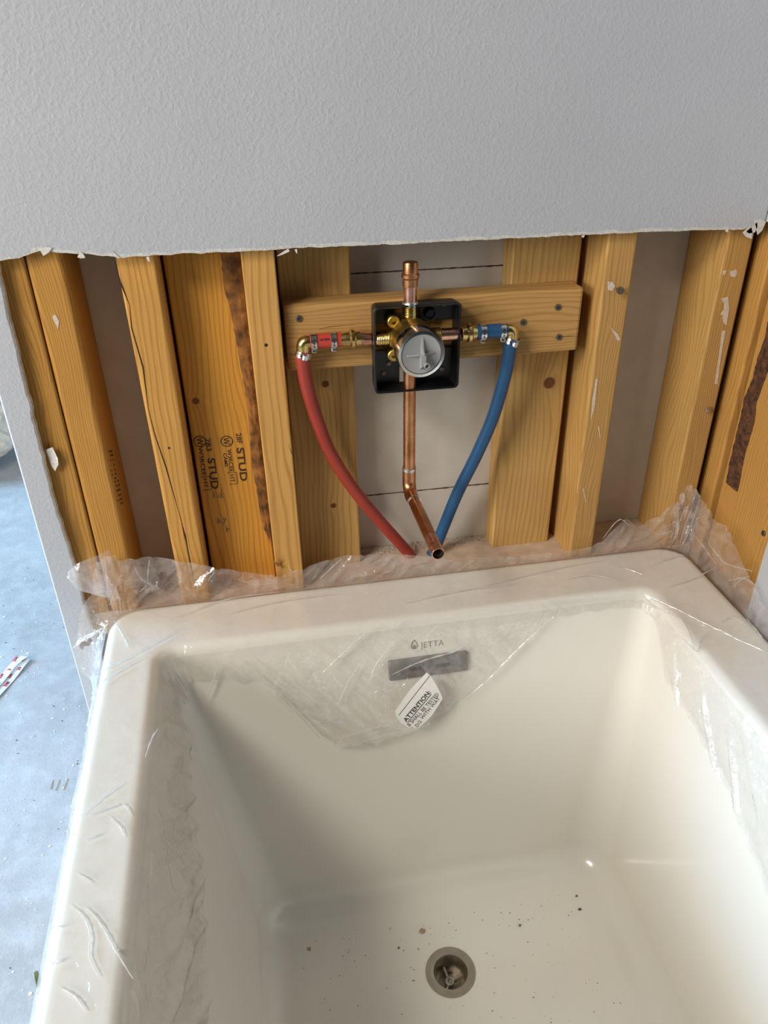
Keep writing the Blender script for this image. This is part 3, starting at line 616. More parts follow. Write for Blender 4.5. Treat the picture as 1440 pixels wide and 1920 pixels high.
def film_point(s, zone, t):
    ix, iy = it(s, [-0.1485, -0.1485, -0.1415, -0.122, 0.487, 0.506, 0.5135, 0.5135]), it(s, [-0.80, -0.14, -0.1205, -0.1145, -0.1145, -0.1205, -0.14, -0.80])
    ox, oy = it(s, [-0.223, -0.223, -0.213, -0.198, 0.592, 0.607, 0.617, 0.617]), it(s, [-0.80, -0.035, -0.020, -0.010, -0.010, -0.020, -0.035, -0.80])
    dx, dy = it(s, [0.21, 0.215, 0.24, 0.03, -0.03, -0.19, -0.165, -0.16]), it(s, [0, 0, -0.265, -0.24, -0.24, -0.265, 0, 0])
    ux, uy = it(s, [-1, -1, -0.72, 0, 0, 0.72, 1, 1]), it(s, [0, 0, 0.72, 1, 1, 0.72, 0, 0])
    L = s * 0.75
    if zone == 0:            # hanging inside, t 0 lip -> 1 free edge
        h = lut(s, HANG) + 0.004 * nz(L * 40, 0, 9); d = h * t
        p = Vector((ix, iy, 0.5444)) + Vector((dx, dy, -1)) * d
        inn = Vector((dx, dy, 0)).normalized()
        amp = min(1.0, d / 0.05)
        loose = 0.004 if 1.3 < s < 2.3 else 0.0015
        p += inn * (0.0022 * min(1.0, d / 0.01) + amp * loose * (1.0 + nz(L * 14 - d * 9, d * 6, 2)) + amp * 0.0055 * crease(L * 13 - d * 14, d * 5, 3, 0.08) + 0.0028 * amp * crease(L * 30 - d * 26, d * 10, 4, 0.08))
        return p
    if zone == 1:            # across the rim
        z = ZR + 0.0016
        wd = math.hypot(ox - ix, oy - iy); q0 = t * wd; q1 = (1 - t) * wd
        if q0 < 0.014: z -= 0.0122 * (1 - q0 / 0.014) ** 2
        if q1 < 0.014: z -= 0.0094 * (1 - q1 / 0.014) ** 2
        e = math.sin(math.pi * t); x = ix + (ox - ix) * t; y = iy + (oy - iy) * t
        z += e * (0.0022 * crease(x * 13 + y * 7, y * 11 - x * 6, 5, 0.07) + 0.0016 * crease(x * 30 - y * 21, y * 19 + x * 8, 6, 0.07) + 0.0012 * abs(nz(x * 9, y * 9, 7)))
        if 0.95 < s < 1.5: z += e * 0.006 * abs(nz(x * 16 + 2, y * 16, 8))
        return Vector((x, y, z))
    h = lut(s, OUTL) * t; phi = math.radians(lut(s, [(0, -88), (0.9, -82), (0.98, -66), (1.02, -30), (1.06, 15), (1.10, 55), (1.16, 76), (1.3, 86), (1.4, 88), (2.3, 88), (2.45, 82), (2.6, 82), (sR(-0.2), 78), (3.6, 60)]))
    p = Vector((ox, oy, 0.5470)) + Vector((ux * math.cos(phi), uy * math.cos(phi), math.sin(phi))) * h
    amp = min(1.0, h / 0.03)
    k = 0.008 * (0.5 + 0.5 * nz(L * 12, h * 9, 11)) + 0.007 * crease(L * 14 + h * 9, h * 9, 12, 0.10) + 0.004 * crease(L * 34 - h * 20, h * 26, 13, 0.09)
    if 0.93 < s < 1.14: k *= 0.35
    if s < 1.02: p += Vector((-1, 0, 0)) * (0.002 + amp * (0.5 + max(0, s - 0.5)) * k)
    elif s < 1.3: p += Vector((-ux, -uy, 0.3)) * amp * k
    elif s < 2.38: p += Vector((0, -1, 0)) * (0.001 + amp * k); p.y = min(p.y, -0.0015) if not (0.14 < p.x < 0.33) else p.y
    else: p += Vector((-ux, -uy, 0)) * amp * k * 0.8; p.x = min(p.x, 0.6345); p.y = min(p.y, -0.002)
    if p.x < -0.24: p.y = min(p.y, -0.0165)
    if s > 1.02: p.y = min(p.y, -0.0025)
    return p
ss = np.concatenate([np.linspace(0, 1, 190, False), np.linspace(1, 1.3, 70, False), np.linspace(1.3, 2.3, 250, False), np.linspace(2.3, 2.6, 60, False), np.linspace(2.6, 3.6, 190)])
def film_part(name, zones, s_range, mat):
    S_ = [s for s in ss if s_range[0] <= s <= s_range[1]]; v = []; f = []
    rows = []
    if 0 in zones: rows += [(0, t) for t in np.linspace(1, 0, 40)]
    if 1 in zones: rows += [(1, t) for t in np.linspace(0, 1, 30, 2 not in zones)]
    if 2 in zones: rows += [(2, t) for t in np.linspace(0, 1, 30)]
    for s in S_:
        for zone, t in rows: v.append(film_point(float(s), zone, float(t)))
    m = len(rows)
    for i in range(len(S_) - 1):
        for k in range(m - 1): a = i * m + k; f.append((a, a + 1, a + m + 1, a + m))
    return mesh(name, v, f, mat, sheet, True)
film_part('rim_film', (1,), (0, 3.6), M_FILM)
film_part('hanging_film', (0,), (0, 3.6), M_FILM3)
film_part('upright_film', (2,), (0, 3.6), M_FILM2)
# folded hem at the lower edge of the hanging flap
v = [(0.0577, -0.1642, 0.4097), (0.0647, -0.1676, 0.3966), (0.1117, -0.1669, 0.3993), (0.1639, -0.1657, 0.4038), (0.1907, -0.1626, 0.4156), (0.1648, -0.1612, 0.4213), (0.1386, -0.1622, 0.4174), (0.1055, -0.1625, 0.4163)]
fold_n = 40; fv = []; ff = []
top = [v[0], v[7], v[6], v[5], v[4]]; bot = [v[1], v[2], v[2], v[3], v[4]]
for i in range(fold_n + 1):
    u = i / fold_n
    a = Vector([float(np.interp(u, (0, .3, .55, .8, 1), [p[k] for p in top])) for k in range(3)]); b = Vector([float(np.interp(u, (0, .35, .4, .8, 1), [p[k] for p in bot])) for k in range(3)])
    for k in range(7):
        w_ = k / 6; q = a.lerp(b, w_); q += Vector((0, -1, 0)) * (0.004 + 0.003 * math.sin(math.pi * w_) + 0.0015 * nz(u * 9, w_ * 3, 21)); fv.append(q)
for i in range(fold_n):
    for k in range(6): a = i * 7 + k; ff.append((a, a + 1, a + 8, a + 7))
mesh('folded_hem', fv, ff, M_FILM2, sheet, True)
# loop of film standing up at the rear left corner
tc_ = [(-0.2040, -0.018, 0.6560), (-0.2150, -0.034, 0.6590), (-0.2400, -0.036, 0.6517), (-0.2560, -0.032, 0.6380), (-0.2609, -0.030, 0.6296)]
bc_ = [(-0.2060, -0.018, 0.5750), (-0.2160, -0.040, 0.5960), (-0.2350, -0.044, 0.6080), (-0.2520, -0.038, 0.6160), (-0.2600, -0.031, 0.6270)]
A_ = spline(tc_, 26); B_ = spline(bc_, 26); fv = []; ff = []
for i in range(27):
    for k in range(15):
        w_ = k / 14; q = A_[i].lerp(B_[i], w_); q += Vector((0.1, -1, 0.1)) * (0.007 * math.sin(math.pi * w_) * (1 - i / 30) + 0.002 * nz(i * 0.35, w_ * 3, 31)); fv.append(q)
for i in range(26):
    for k in range(14): a = i * 15 + k; ff.append((a, a + 1, a + 16, a + 15))
mesh('film_loop', fv, ff, M_FILM2, sheet, True)
# pale tubes along the creases, standing in for glints on the film
CREASE_GLINTS = {'B': [[(0.05, -0.1349, 0.5021), (0.0778, -0.1295, 0.5249), (0.089, -0.1274, 0.5339), (0.1203, -0.1218, 0.5576)], [(0.0563, -0.1415, 0.4739), (0.0695, -0.1451, 0.4585), (0.0834, -0.1393, 0.4832), (0.1048, -0.1322, 0.5134)], [(0.1113, -0.1403, 0.479), (0.1244, -0.134, 0.5059), (0.1497, -0.1272, 0.5347)], [(0.1463, -0.1232, 0.5518), (0.1533, -0.1204, 0.5637)], [(0.1168, -0.144, 0.4631), (0.1279, -0.1435, 0.4654), (0.1334, -0.1483, 0.4446), (0.131, -0.1521, 0.4288)], [(0.1521, -0.1434, 0.4658), (0.1627, -0.1419, 0.4721), (0.1645, -0.1401, 0.4798)], [(0.1436, -0.1385, 0.4868), (0.1845, -0.1353, 0.5004), (0.2291, -0.1334, 0.5082), (0.2516, -0.1311, 0.5183)], [(-0.0817, -0.1242, 0.5285), (-0.0898, -0.1294, 0.5063), (-0.1034, -0.1361, 0.4778)], [(-0.0344, -0.1297, 0.5133), (-0.01, -0.1374, 0.4805), (0.015, -0.1457, 0.4452), (0.0404, -0.155, 0.4056)], [(0.2424, -0.1504, 0.4339), (0.2811, -0.1437, 0.4622), (0.3118, -0.1369, 0.4914), (0.3423, -0.1308, 0.5173), (0.3727, -0.1253, 0.5406)], [(0.06, -0.1613, 0.4042), (0.0636, -0.1638, 0.3937), (0.1123, -0.1634, 0.3955), (0.1647, -0.1623, 0.4001)], [(0.06, -0.1613, 0.4042), (0.1059, -0.1593, 0.4129), (0.1363, -0.1589, 0.4146), (0.147, -0.1574, 0.421)]], 'Z': [[(0.4981, -0.1229, 0.5585), (0.5242, -0.1586, 0.5585), (0.5481, -0.198, 0.5585), (0.5688, -0.2263, 0.5585)], [(0.4981, -0.1229, 0.5585), (0.5013, -0.1505, 0.5585), (0.522, -0.1838, 0.5585), (0.5161, -0.2212, 0.5585), (0.5085, -0.2437, 0.5585)], [(0.5033, -0.2111, 0.5585), (0.5059, -0.2328, 0.5585), (0.5108, -0.2472, 0.5585), (0.5247, -0.2282, 0.5585), (0.5391, -0.216, 0.5585)], [(0.542, -0.182, 0.5585), (0.5444, -0.2017, 0.5585), (0.558, -0.2132, 0.5585), (0.5728, -0.2377, 0.5585), (0.5798, -0.2464, 0.5585)], [(0.5698, -0.2023, 0.5585), (0.5889, -0.1936, 0.5585), (0.599, -0.2081, 0.5585)], [(0.6075, -0.2008, 0.5585), (0.6053, -0.2335, 0.5585), (0.5994, -0.2482, 0.5585)], [(0.5728, -0.2377, 0.5585), (0.5868, -0.2561, 0.5585), (0.5931, -0.2665, 0.5585)], [(0.352, -0.1147, 0.5585), (0.3528, -0.1327, 0.5585), (0.3367, -0.156, 0.5585)], [(0.3684, -0.1118, 0.5585), (0.3725, -0.1307, 0.5585), (0.3605, -0.1516, 0.5585)], [(0.5018, -0.0607, 0.5585), (0.5207, -0.0809, 0.5585)], [(-0.2122, -0.3545, 0.5585), (-0.1916, -0.3333, 0.5585), (-0.1727, -0.3186, 0.5585)], [(-0.2027, -0.3538, 0.5585), (-0.1816, -0.3476, 0.5585), (-0.1697, -0.3473, 0.5585), (-0.1622, -0.3616, 0.5585)], [(-0.2066, -0.4475, 0.5585), (-0.1928, -0.4616, 0.5585), (-0.1845, -0.4801, 0.5585), (-0.1828, -0.4983, 0.5585), (-0.1727, -0.5174, 0.5585)], [(-0.1928, -0.4522, 0.5585), (-0.1778, -0.4703, 0.5585), (-0.1609, -0.4989, 0.5585), (-0.1451, -0.5243, 0.5585)], [(-0.2122, -0.4998, 0.5585), (-0.2031, -0.4962, 0.5585)], [(-0.2048, -0.4174, 0.5585), (-0.1906, -0.4282, 0.5585)], [(-0.1828, -0.3589, 0.5585), (-0.1711, -0.3736, 0.5585), (-0.1659, -0.3855, 0.5585)], [(-0.2022, -0.3826, 0.5585), (-0.1895, -0.3779, 0.5585)], [(-0.158, -0.4976, 0.5585), (-0.1609, -0.4989, 0.5585)], [(-0.2034, -0.5196, 0.5585), (-0.1895, -0.5297, 0.5585), (-0.1795, -0.5425, 0.5585)], [(-0.2188, -0.4673, 0.5585), (-0.2079, -0.467, 0.5585)], [(-0.2225, -0.1429, 0.5585), (-0.1942, -0.125, 0.5585), (-0.151, -0.0942, 0.5585), (-0.1184, -0.0677, 0.5585)], [(-0.2215, -0.1693, 0.5585), (-0.2013, -0.147, 0.5585), (-0.1686, -0.124, 0.5585)], [(-0.1329, -0.0511, 0.5585), (-0.0696, -0.0244, 0.5585), (0.0038, -0.0203, 0.5585)], [(-0.0627, -0.0558, 0.5585), (0.0024, -0.0424, 0.5585), (0.0913, -0.0403, 0.5585)], [(0.268, -0.0668, 0.5585), (0.3345, -0.0542, 0.5585), (0.4203, -0.0402, 0.5585), (0.4803, -0.0354, 0.5585)], [(0.1741, -0.0792, 0.5585), (0.2524, -0.0675, 0.5585), (0.3304, -0.0665, 0.5585)], [(-0.2129, -0.0433, 0.5585), (-0.1949, -0.0855, 0.5585), (-0.19, -0.1023, 0.5585)], [(0.4087, -0.069, 0.5585), (0.4494, -0.0679, 0.5585), (0.4798, -0.0899, 0.5585)], [(0.5426, -0.062, 0.5585), (0.5832, -0.049, 0.5585), (0.606, -0.0464, 0.5585)], [(0.5397, -0.1148, 0.5585), (0.5859, -0.1046, 0.5585), (0.6296, -0.0865, 0.5585)]], 'L': [[(-0.1379, -0.1835, 0.5127), (-0.147, -0.254, 0.5562), (-0.1505, -0.3035, 0.5734)], [(-0.1429, -0.393, 0.5368), (-0.1424, -0.4255, 0.5344), (-0.1423, -0.4543, 0.5338)], [(-0.1415, -0.4843, 0.5301), (-0.1419, -0.5084, 0.5321)]], 'Y': [[(0.5809, -0.014, 0.5876), (0.5974, -0.014, 0.5959), (0.6077, -0.014, 0.6002)], [(0.5582, -0.014, 0.5894), (0.574, -0.014, 0.578), (0.5977, -0.014, 0.5808), (0.6276, -0.014, 0.5875)], [(0.022, -0.014, 0.5969), (0.0271, -0.014, 0.5854), (0.0362, -0.014, 0.5878)], [(0.0649, -0.014, 0.5683), (0.0964, -0.014, 0.5976)], [(-0.1688, -0.014, 0.5897), (-0.1794, -0.014, 0.5806)], [(-0.1999, -0.014, 0.6099), (-0.2112, -0.014, 0.5852), (-0.222, -0.014, 0.5644)], [(-0.2136, -0.014, 0.6459), (-0.2165, -0.014, 0.6123), (-0.2226, -0.014, 0.569)], [(-0.1587, -0.014, 0.6301), (-0.1669, -0.014, 0.5966)], [(-0.088, -0.014, 0.5854), (-0.0794, -0.014, 0.5975), (-0.0774, -0.014, 0.6017)], [(-0.1804, -0.013, 0.6238), (-0.1739, -0.013, 0.6012), (-0.1528, -0.013, 0.5805)], [(-0.0521, -0.013, 0.5841), (-0.0242, -0.013, 0.571), (0.0052, -0.013, 0.5696)], [(0.4872, -0.013, 0.5809), (0.5079, -0.013, 0.6108), (0.5265, -0.013, 0.5993)]], 'R': [[(0.622, -0.0363, 0.583), (0.622, -0.0579, 0.5808), (0.622, -0.0979, 0.5729)], [(0.622, -0.0682, 0.592), (0.622, -0.0948, 0.5882), (0.622, -0.1178, 0.5882), (0.622, -0.1703, 0.6116)], [(0.622, -0.128, 0.5653), (0.622, -0.167, 0.6016)], [(0.622, -0.1431, 0.567), (0.622, -0.1588, 0.5915), (0.622, -0.1864, 0.598)]]}
for g_, LL in CREASE_GLINTS.items():
    for L_ in LL:
        n_ = 8 * (len(L_) - 1); P_ = spline(L_, n_)
        P_ = [p + Vector((nz(i * 0.9, len(LL), 41), nz(i * 0.8, 3, 42), nz(i * 0.7, 5, 43))) * 0.0008 for i, p in enumerate(P_)]
        if g_ == 'Z': P_ = [Vector((p.x, p.y, max(p.z, 0.5572))) for p in P_]
        wk_ = {'B': 0.0011, 'Y': 0.0006, 'Z': 0.0007}.get(g_, 0.0008)
        r_ = [0.0003 + wk_ * math.sin(math.pi * i / n_) * (0.6 + 0.4 * math.sin(i * 1.7)) for i in range(n_ + 1)]
        tube('crease_glint', P_, r_, M_CREASE_GLINT, sheet, 8)
# torn sticker on the flap
LO = Vector((0.1755, -0.1560, 0.4498)); LV = Vector((0, 0.26, 1)).normalized(); LN = Vector((0, -1, 0.26)).normalized(); LX = Vector((1, 0, 0))
LO = LO + LN * 0.004
def lab(u, v_, off=0.0): return LO + LX * u + LV * v_ + LN * off
outline = [(-0.0327, -0.0091), (-0.0104, 0.0205), (0.0133, 0.0429), (0.018, 0.0376), (0.0226, 0.0289), (0.0277, 0.0174), (0.0317, 0.0073), (0.0336, 0.0009), (0.0293, -0.0059), (0.0174, -0.0232), (0.0083, -0.0314), (-0.0046, -0.0411), (-0.0093, -0.0355), (-0.0156, -0.0358), (-0.0251, -0.0274), (-0.0307, -0.0169)]
label_o = ribbon('torn_label', [lab(*p) for p in outline], M_PAPER, sheet, LN, 0.0004, label='torn white paper sticker with black warning print')
def lab_text(body, p0, p1, size, bold):
    d = Vector((p1[0] - p0[0], p1[1] - p0[1])); wd = d.length
    lettering(body, size, M_TYPE, basis(lab(p0[0], p0[1], 0.0006), LX * d.x + LV * d.y, LX * -d.y + LV * d.x), bold, 0.00008, wd, 'label_lettering', label_o)
lab_text('ATTENTION:', (-0.0182, -0.0271), (0.0178, 0.0124), 0.0088, 0.022)
lab_text('B SHALL BE TESTED', (-0.0137, -0.0345), (0.0290, 0.0075), 0.0078, 0.0)
lab_text('WITH WAT', (0.0045, -0.0268), (0.0305, 0.0010), 0.0074, 0.0)
lab_text('D/2', (-0.0030, -0.0370), (0.0035, -0.0295), 0.0070, 0.0)
for a, b, t in (((-0.0281, -0.0153), (0.0172, 0.0377), 0.0004), ((-0.0164, -0.0281), (0.0182, 0.0100), 0.0005)):
    d = Vector((b[0] - a[0], b[1] - a[1])).normalized(); nx, ny = -d.y * t, d.x * t
    ribbon('printed_rule', [lab(a[0] - nx, a[1] - ny, 0.0005), lab(b[0] - nx, b[1] - ny, 0.0005), lab(b[0] + nx, b[1] + ny, 0.0005), lab(a[0] + nx, a[1] + ny, 0.0005)], M_TYPE, label_o, LN, 0.0001)

# ------------------------------------------------------------------ mixing valve
PX, PY, PZ = 0.1945, -0.004, 0.905
R_ = 0.00795
valve = empty('mixing_valve', (PX, PY, 0.86), label='brass mixing valve in a black plaster guard on the blocking board', category='valve')
prof = [(-0.012, 0.010), (-0.010, 0.020), (0.002, 0.0255), (0.020, 0.0262), (0.038, 0.0262), (0.044, 0.0250)]
body = turned('valve_body', (PX, PY, PZ), (0.03, -1, 0), prof, M_CASTBRASS, valve, 40)
turned('chrome_ring', (PX, PY - 0.040, PZ - 0.001), (0.03, -1, -0.02), [(0.0, 0.0262), (0.0, 0.0278), (0.004, 0.0285), (0.018, 0.0285), (0.0215, 0.0278), (0.0220, 0.0245), (0.0195, 0.0235)], M_CHROME, valve, 48, False)
AX = Vector((0.03, -1, -0.02)).normalized()
cap = turned('cover_cap', (PX, PY - 0.040, PZ - 0.001), AX, [(0.010, 0.0236), (0.0205, 0.0236), (0.0212, 0.0228), (0.0206, 0.0215), (0.0200, 0.0)], M_GREYCAP, valve, 48)
cc = Vector((PX, PY - 0.040, PZ - 0.001)) + AX * 0.0198
EXv = Vector((1, 0.03, 0)).normalized(); EZv = AX.cross(EXv) * -1
if EZv.z < 0: EZv = -EZv
def fin(name, pts, half, parent, mat, nrm):
    """thin upright rib from an outline (along, height) in a plane holding AX"""
    s = nrm * half; n = len(pts); v = [p - s for p in pts] + [p + s for p in pts]
    return mesh(name, v, [tuple(range(n)), tuple(range(n, 2 * n))] + ring_faces(0, n, n), mat, parent)
def rib(d, prof, half):
    nrm = AX.cross(d).normalized(); fin('cap_rib', [cc + d * a + AX * h for a, h in prof], half, cap, M_GREYCAP, nrm)
V1 = (EZv * 1.0 + EXv * 0.04).normalized(); V2 = (EXv * 1.0 + EZv * 0.06).normalized()
rib(V1, [(-0.0205, 0), (-0.018, 0.0012), (-0.012, 0.010), (-0.006, 0.013), (0.0035, 0.013), (0.008, 0.006), (0.019, 0.0015), (0.0205, 0)], 0.0010)
rib(V2, [(-0.0185, 0), (-0.016, 0.0014), (-0.004, 0.0035), (0.004, 0.0035), (0.016, 0.0014), (0.0185, 0)], 0.0009)
nub = cc + V1 * -0.0045 + AX * 0.0095
boxm = Matrix.LocRotScale(nub, basis((0, 0, 0), EXv, V1).to_quaternion(), Vector((0.0062, 0.0125, 0.008)))
bm = bmesh.new(); bmesh.ops.create_cube(bm, size=1, matrix=boxm); bmesh.ops.bevel(bm, geom=list(bm.edges), offset=0.0006, segments=2, affect='EDGES'); me = bpy.data.meshes.new('cap_lever'); bm.to_mesh(me); bm.free(); me.materials.append(M_GREYCAP)
link(bpy.data.objects.new('cap_lever', me), cap)
turned('cap_socket', cc + V1 * -0.0095 + EXv * 0.0035 + AX * 0.004, AX, [(0, 0.0036), (0.012, 0.0034), (0.0122, 0.0024), (0.008, 0.0022)], M_GREYCAP, cap, 18)
# ports with threads
def thread(d0, d1, r, n):
    p = []
    for i in range(n): a = d0 + (d1 - d0) * i / n; b = d0 + (d1 - d0) * (i + 0.5) / n; p += [(a, r - 0.0009), (b, r)]
    return p + [(d1, r - 0.0009)]
turned('threaded_port', (PX, PY, PZ), (-1, 0, 0), [(0, 0.009), (0.0235, 0.009), (0.0240, 0.0105), (0.0265, 0.0105), (0.027, 0.0095)] + thread(0.027, 0.042, 0.0098, 7), M_BRASS, valve, 28)
turned('threaded_port', (PX, PY, PZ), (1, 0, 0), [(0, 0.009), (0.0235, 0.009), (0.024, 0.0095)] + thread(0.024, 0.038, 0.0098, 7), M_BRASS, valve, 28)
turned('threaded_port', (PX, PY, PZ), (0, 0, 1), [(0, 0.010), (0.024, 0.012), (0.026, 0.0100)] + thread(0.027, 0.040, 0.0098, 6), M_BRASS, valve, 28)
tube('inlet_pipe', [(0.1472, -0.004, PZ), (0.1525, -0.004, PZ)], R_, M_COPPER, valve, 26); tube('inlet_pipe', [(0.2566, -0.004, PZ), (0.2325, -0.004, PZ)], R_, M_COPPER, valve, 26)
turned('outlet_port', (PX, PY, PZ), (0, 0, -1), [(0, 0.010), (0.028, 0.0110), (0.036, 0.0105), (0.037, 0.008)], M_BRASS, valve, 28)
for sx, sz in ((-1, 1), (1, -1), (-1, -1)):
    turned('body_lug', (PX + sx * 0.021, PY + 0.006, PZ + sz * 0.021), (0, -1, 0), [(0, 0.0075), (0.010, 0.0075), (0.011, 0.0065), (0.011, 0.003), (0.006, 0.003)], M_CASTBRASS, body, 18)
# plaster guard: open black box with a back plate cut out round the ports
GX0, GX1, GZ0, GZ1, GYF, GYB = 0.1482, 0.2560, 0.8375, 0.9465, -0.0125, 0.0125
guard = empty('plaster_guard_tmp', (0, 0, 0)); bpy.data.objects.remove(guard)
th = 0.0028
rows = []
def gr(y, ins, r=0.006): return [(x, y, z) for x, z in rrect(GX0 + ins, GX1 - ins, GZ0 + ins, GZ1 - ins, r, 4)]
rs = [gr(GYB, 0.0015), gr(GYF, 0.0), gr(GYF - 0.0006, 0.0008), gr(GYF, th, 0.004), gr(GYB, th + 0.0015, 0.004)]
v, f = loft(rs, False, False); n_ = len(rs[0]); f += ring_faces(0, 4 * n_, n_)
guard = mesh('plaster_guard', v, f, M_BLACK, valve)
ins = th + 0.001
def gplate(x0, x1, z0, z1): return box('guard_plate', x0, x1, GYB - 0.004, GYB - 0.001, z0, z1, M_BLACK, guard, r=0.0008)
gplate(GX0 + ins, 0.1780, 0.9200, GZ1 - ins); gplate(0.2090, GX1 - ins, 0.9200, GZ1 - ins); gplate(GX0 + ins, 0.1840, GZ0 + ins, 0.8860); gplate(0.2040, GX1 - ins, GZ0 + ins, 0.8850)
for x, z in ((0.222, 0.9285), (0.163, 0.8560), (0.170, 0.8690), (0.240, 0.8560), (0.240, 0.9400)):
    turned('guard_screw', (x, GYB - 0.0040, z), (0, -1, 0), [(0, 0.0034), (0.0012, 0.0034), (0.0018, 0.0024)], M_BLACK if x == 0.222 else M_SCREW, guard, 14)
turned('mounting_boss', (0.222, GYB - 0.004, 0.9285), (0, -1, 0), [(0, 0.0078), (0.006, 0.0072), (0.0064, 0.0055), (0.002, 0.0045)], M_BLACK, guard, 22)

# capped copper stub above
stub = empty('copper_riser', (PX, PY, 0.944), label='short copper pipe capped above the mixing valve', category='pipe')
tube('pipe', [(PX, PY, 0.944), (PX, PY, 0.955), (PX, PY, 0.972)], R_, M_COPPER, stub, 28)
turned('pipe_cap', (PX, PY, 0.9665), (0, 0, 1), [(0, R_ + 0.0002), (0.0002, 0.0092), (0.0085, 0.0092), (0.0088, 0.0096), (0.0105, 0.0108), (0.0135, 0.0108), (0.0152, 0.0096), (0.0156, 0.0090), (0.0265, 0.0090), (0.0280, 0.0084), (0.0285, 0.0070)], M_COPPER_OLD, stub, 32)
turned('solder_ring', (PX, PY, 0.9435), (0, 0, 1), [(0, 0.0098), (0.003, 0.0098), (0.005, 0.0085), (0.0056, R_)], M_SOLDER, stub, 28)
# copper drop and spout stub
spout = empty('copper_spout_pipe', (PX, PY, 0.69), label='copper pipe dropping from the valve and elbowing out towards the bathtub', category='pipe')
ZE = 0.6905
tube('drop_pipe', [(PX, PY, 0.872), (PX, PY, 0.80), (PX, PY, 0.718)], R_, M_COPPER_OLD, spout, 28)
el = [(PX, PY, 0.7265), (PX, PY, 0.7150)] + [(PX, PY - 0.0175 * (1 - math.cos(a)), 0.708 - 0.0175 * math.sin(a)) for a in [math.radians(q) for q in range(0, 91, 10)]] + [(PX + 0.0003, PY - 0.030, ZE)]
tube('elbow', el, 0.0090, M_COPPER_OLD, spout, 28)
turned('solder_ring', (PX, PY, 0.7262), (0, 0, -1), [(-0.0008, R_), (0, 0.0092), (0.0042, 0.0094), (0.0046, 0.0090)], M_SOLDER, spout, 28)
turned('solder_ring', (PX + 0.0003, PY - 0.0295, ZE), (0, -1, 0), [(0, 0.0090), (0.0006, 0.0093), (0.0014, 0.0092), (0.0020, R_)], M_SOLDER, spout, 28)
D = Vector((0.012, -1, -0.006)).normalized(); P0 = Vector((PX + 0.0003, PY - 0.028, ZE)); P1 = P0 + D * 0.094; P2 = P0 + D * 0.130
tube('outlet_pipe', [P0, P0.lerp(P1, 0.5), P1], R_, M_COPPER_OLD, spout, 28)
turned('cleaned_end', P1, D, [(0.0, R_ + 0.00004), (0.036, R_ + 0.00004), (0.0362, R_ - 0.0002), (0.0360, R_ - 0.0010), (0.030, R_ - 0.0011)], M_COPPER, spout, 28, False, label='bright sanded end of the copper pipe')
turned('bore', P2 - D * 0.0005, -D, [(0, R_ - 0.0010), (0.05, R_ - 0.0011), (0.05, 0.0)], M_COPPER_IN, spout, 28, False)

# hot and cold supply hoses
def clamp(c_, axis, r, ear, parent):
    o = turned('hose_clamp', Vector(c_) - Vector(axis) * 0.0035, axis, [(0, r), (0, r + 0.0011), (0.0070, r + 0.0011), (0.0070, r)], M_STEEL, parent, 28, False)
    e = Vector(ear).normalized(); a = Vector(axis).normalized(); s = a.cross(e)
    q = Vector(c_) + e * (r + 0.0026)
    M = Matrix.LocRotScale(q, basis((0, 0, 0), a, s).to_quaternion(), Vector((0.0062, 0.0060, 0.0042)))
    bm = bmesh.new(); bmesh.ops.create_cube(bm, size=1, matrix=M); bmesh.ops.bevel(bm, geom=list(bm.edges), offset=0.0008, segments=1, affect='EDGES')
    me = bpy.data.meshes.new('clamp_ear'); bm.to_mesh(me); bm.free(); me.materials.append(M_STEEL); link(bpy.data.objects.new('clamp_ear', me), o)
    n = Vector((0, -1, 0)) if abs(a.y) < 0.9 else Vector((0, 0, 1))
    for k in (-1, 0, 1):
        turned('clamp_slot', Vector(c_) + (n + a.cross(n) * 0.42 * k).normalized() * (r + 0.0010), (n + a.cross(n) * 0.42 * k), [(0, 0.0012), (0.0003, 0.0011)], M_DARK, o, 8)
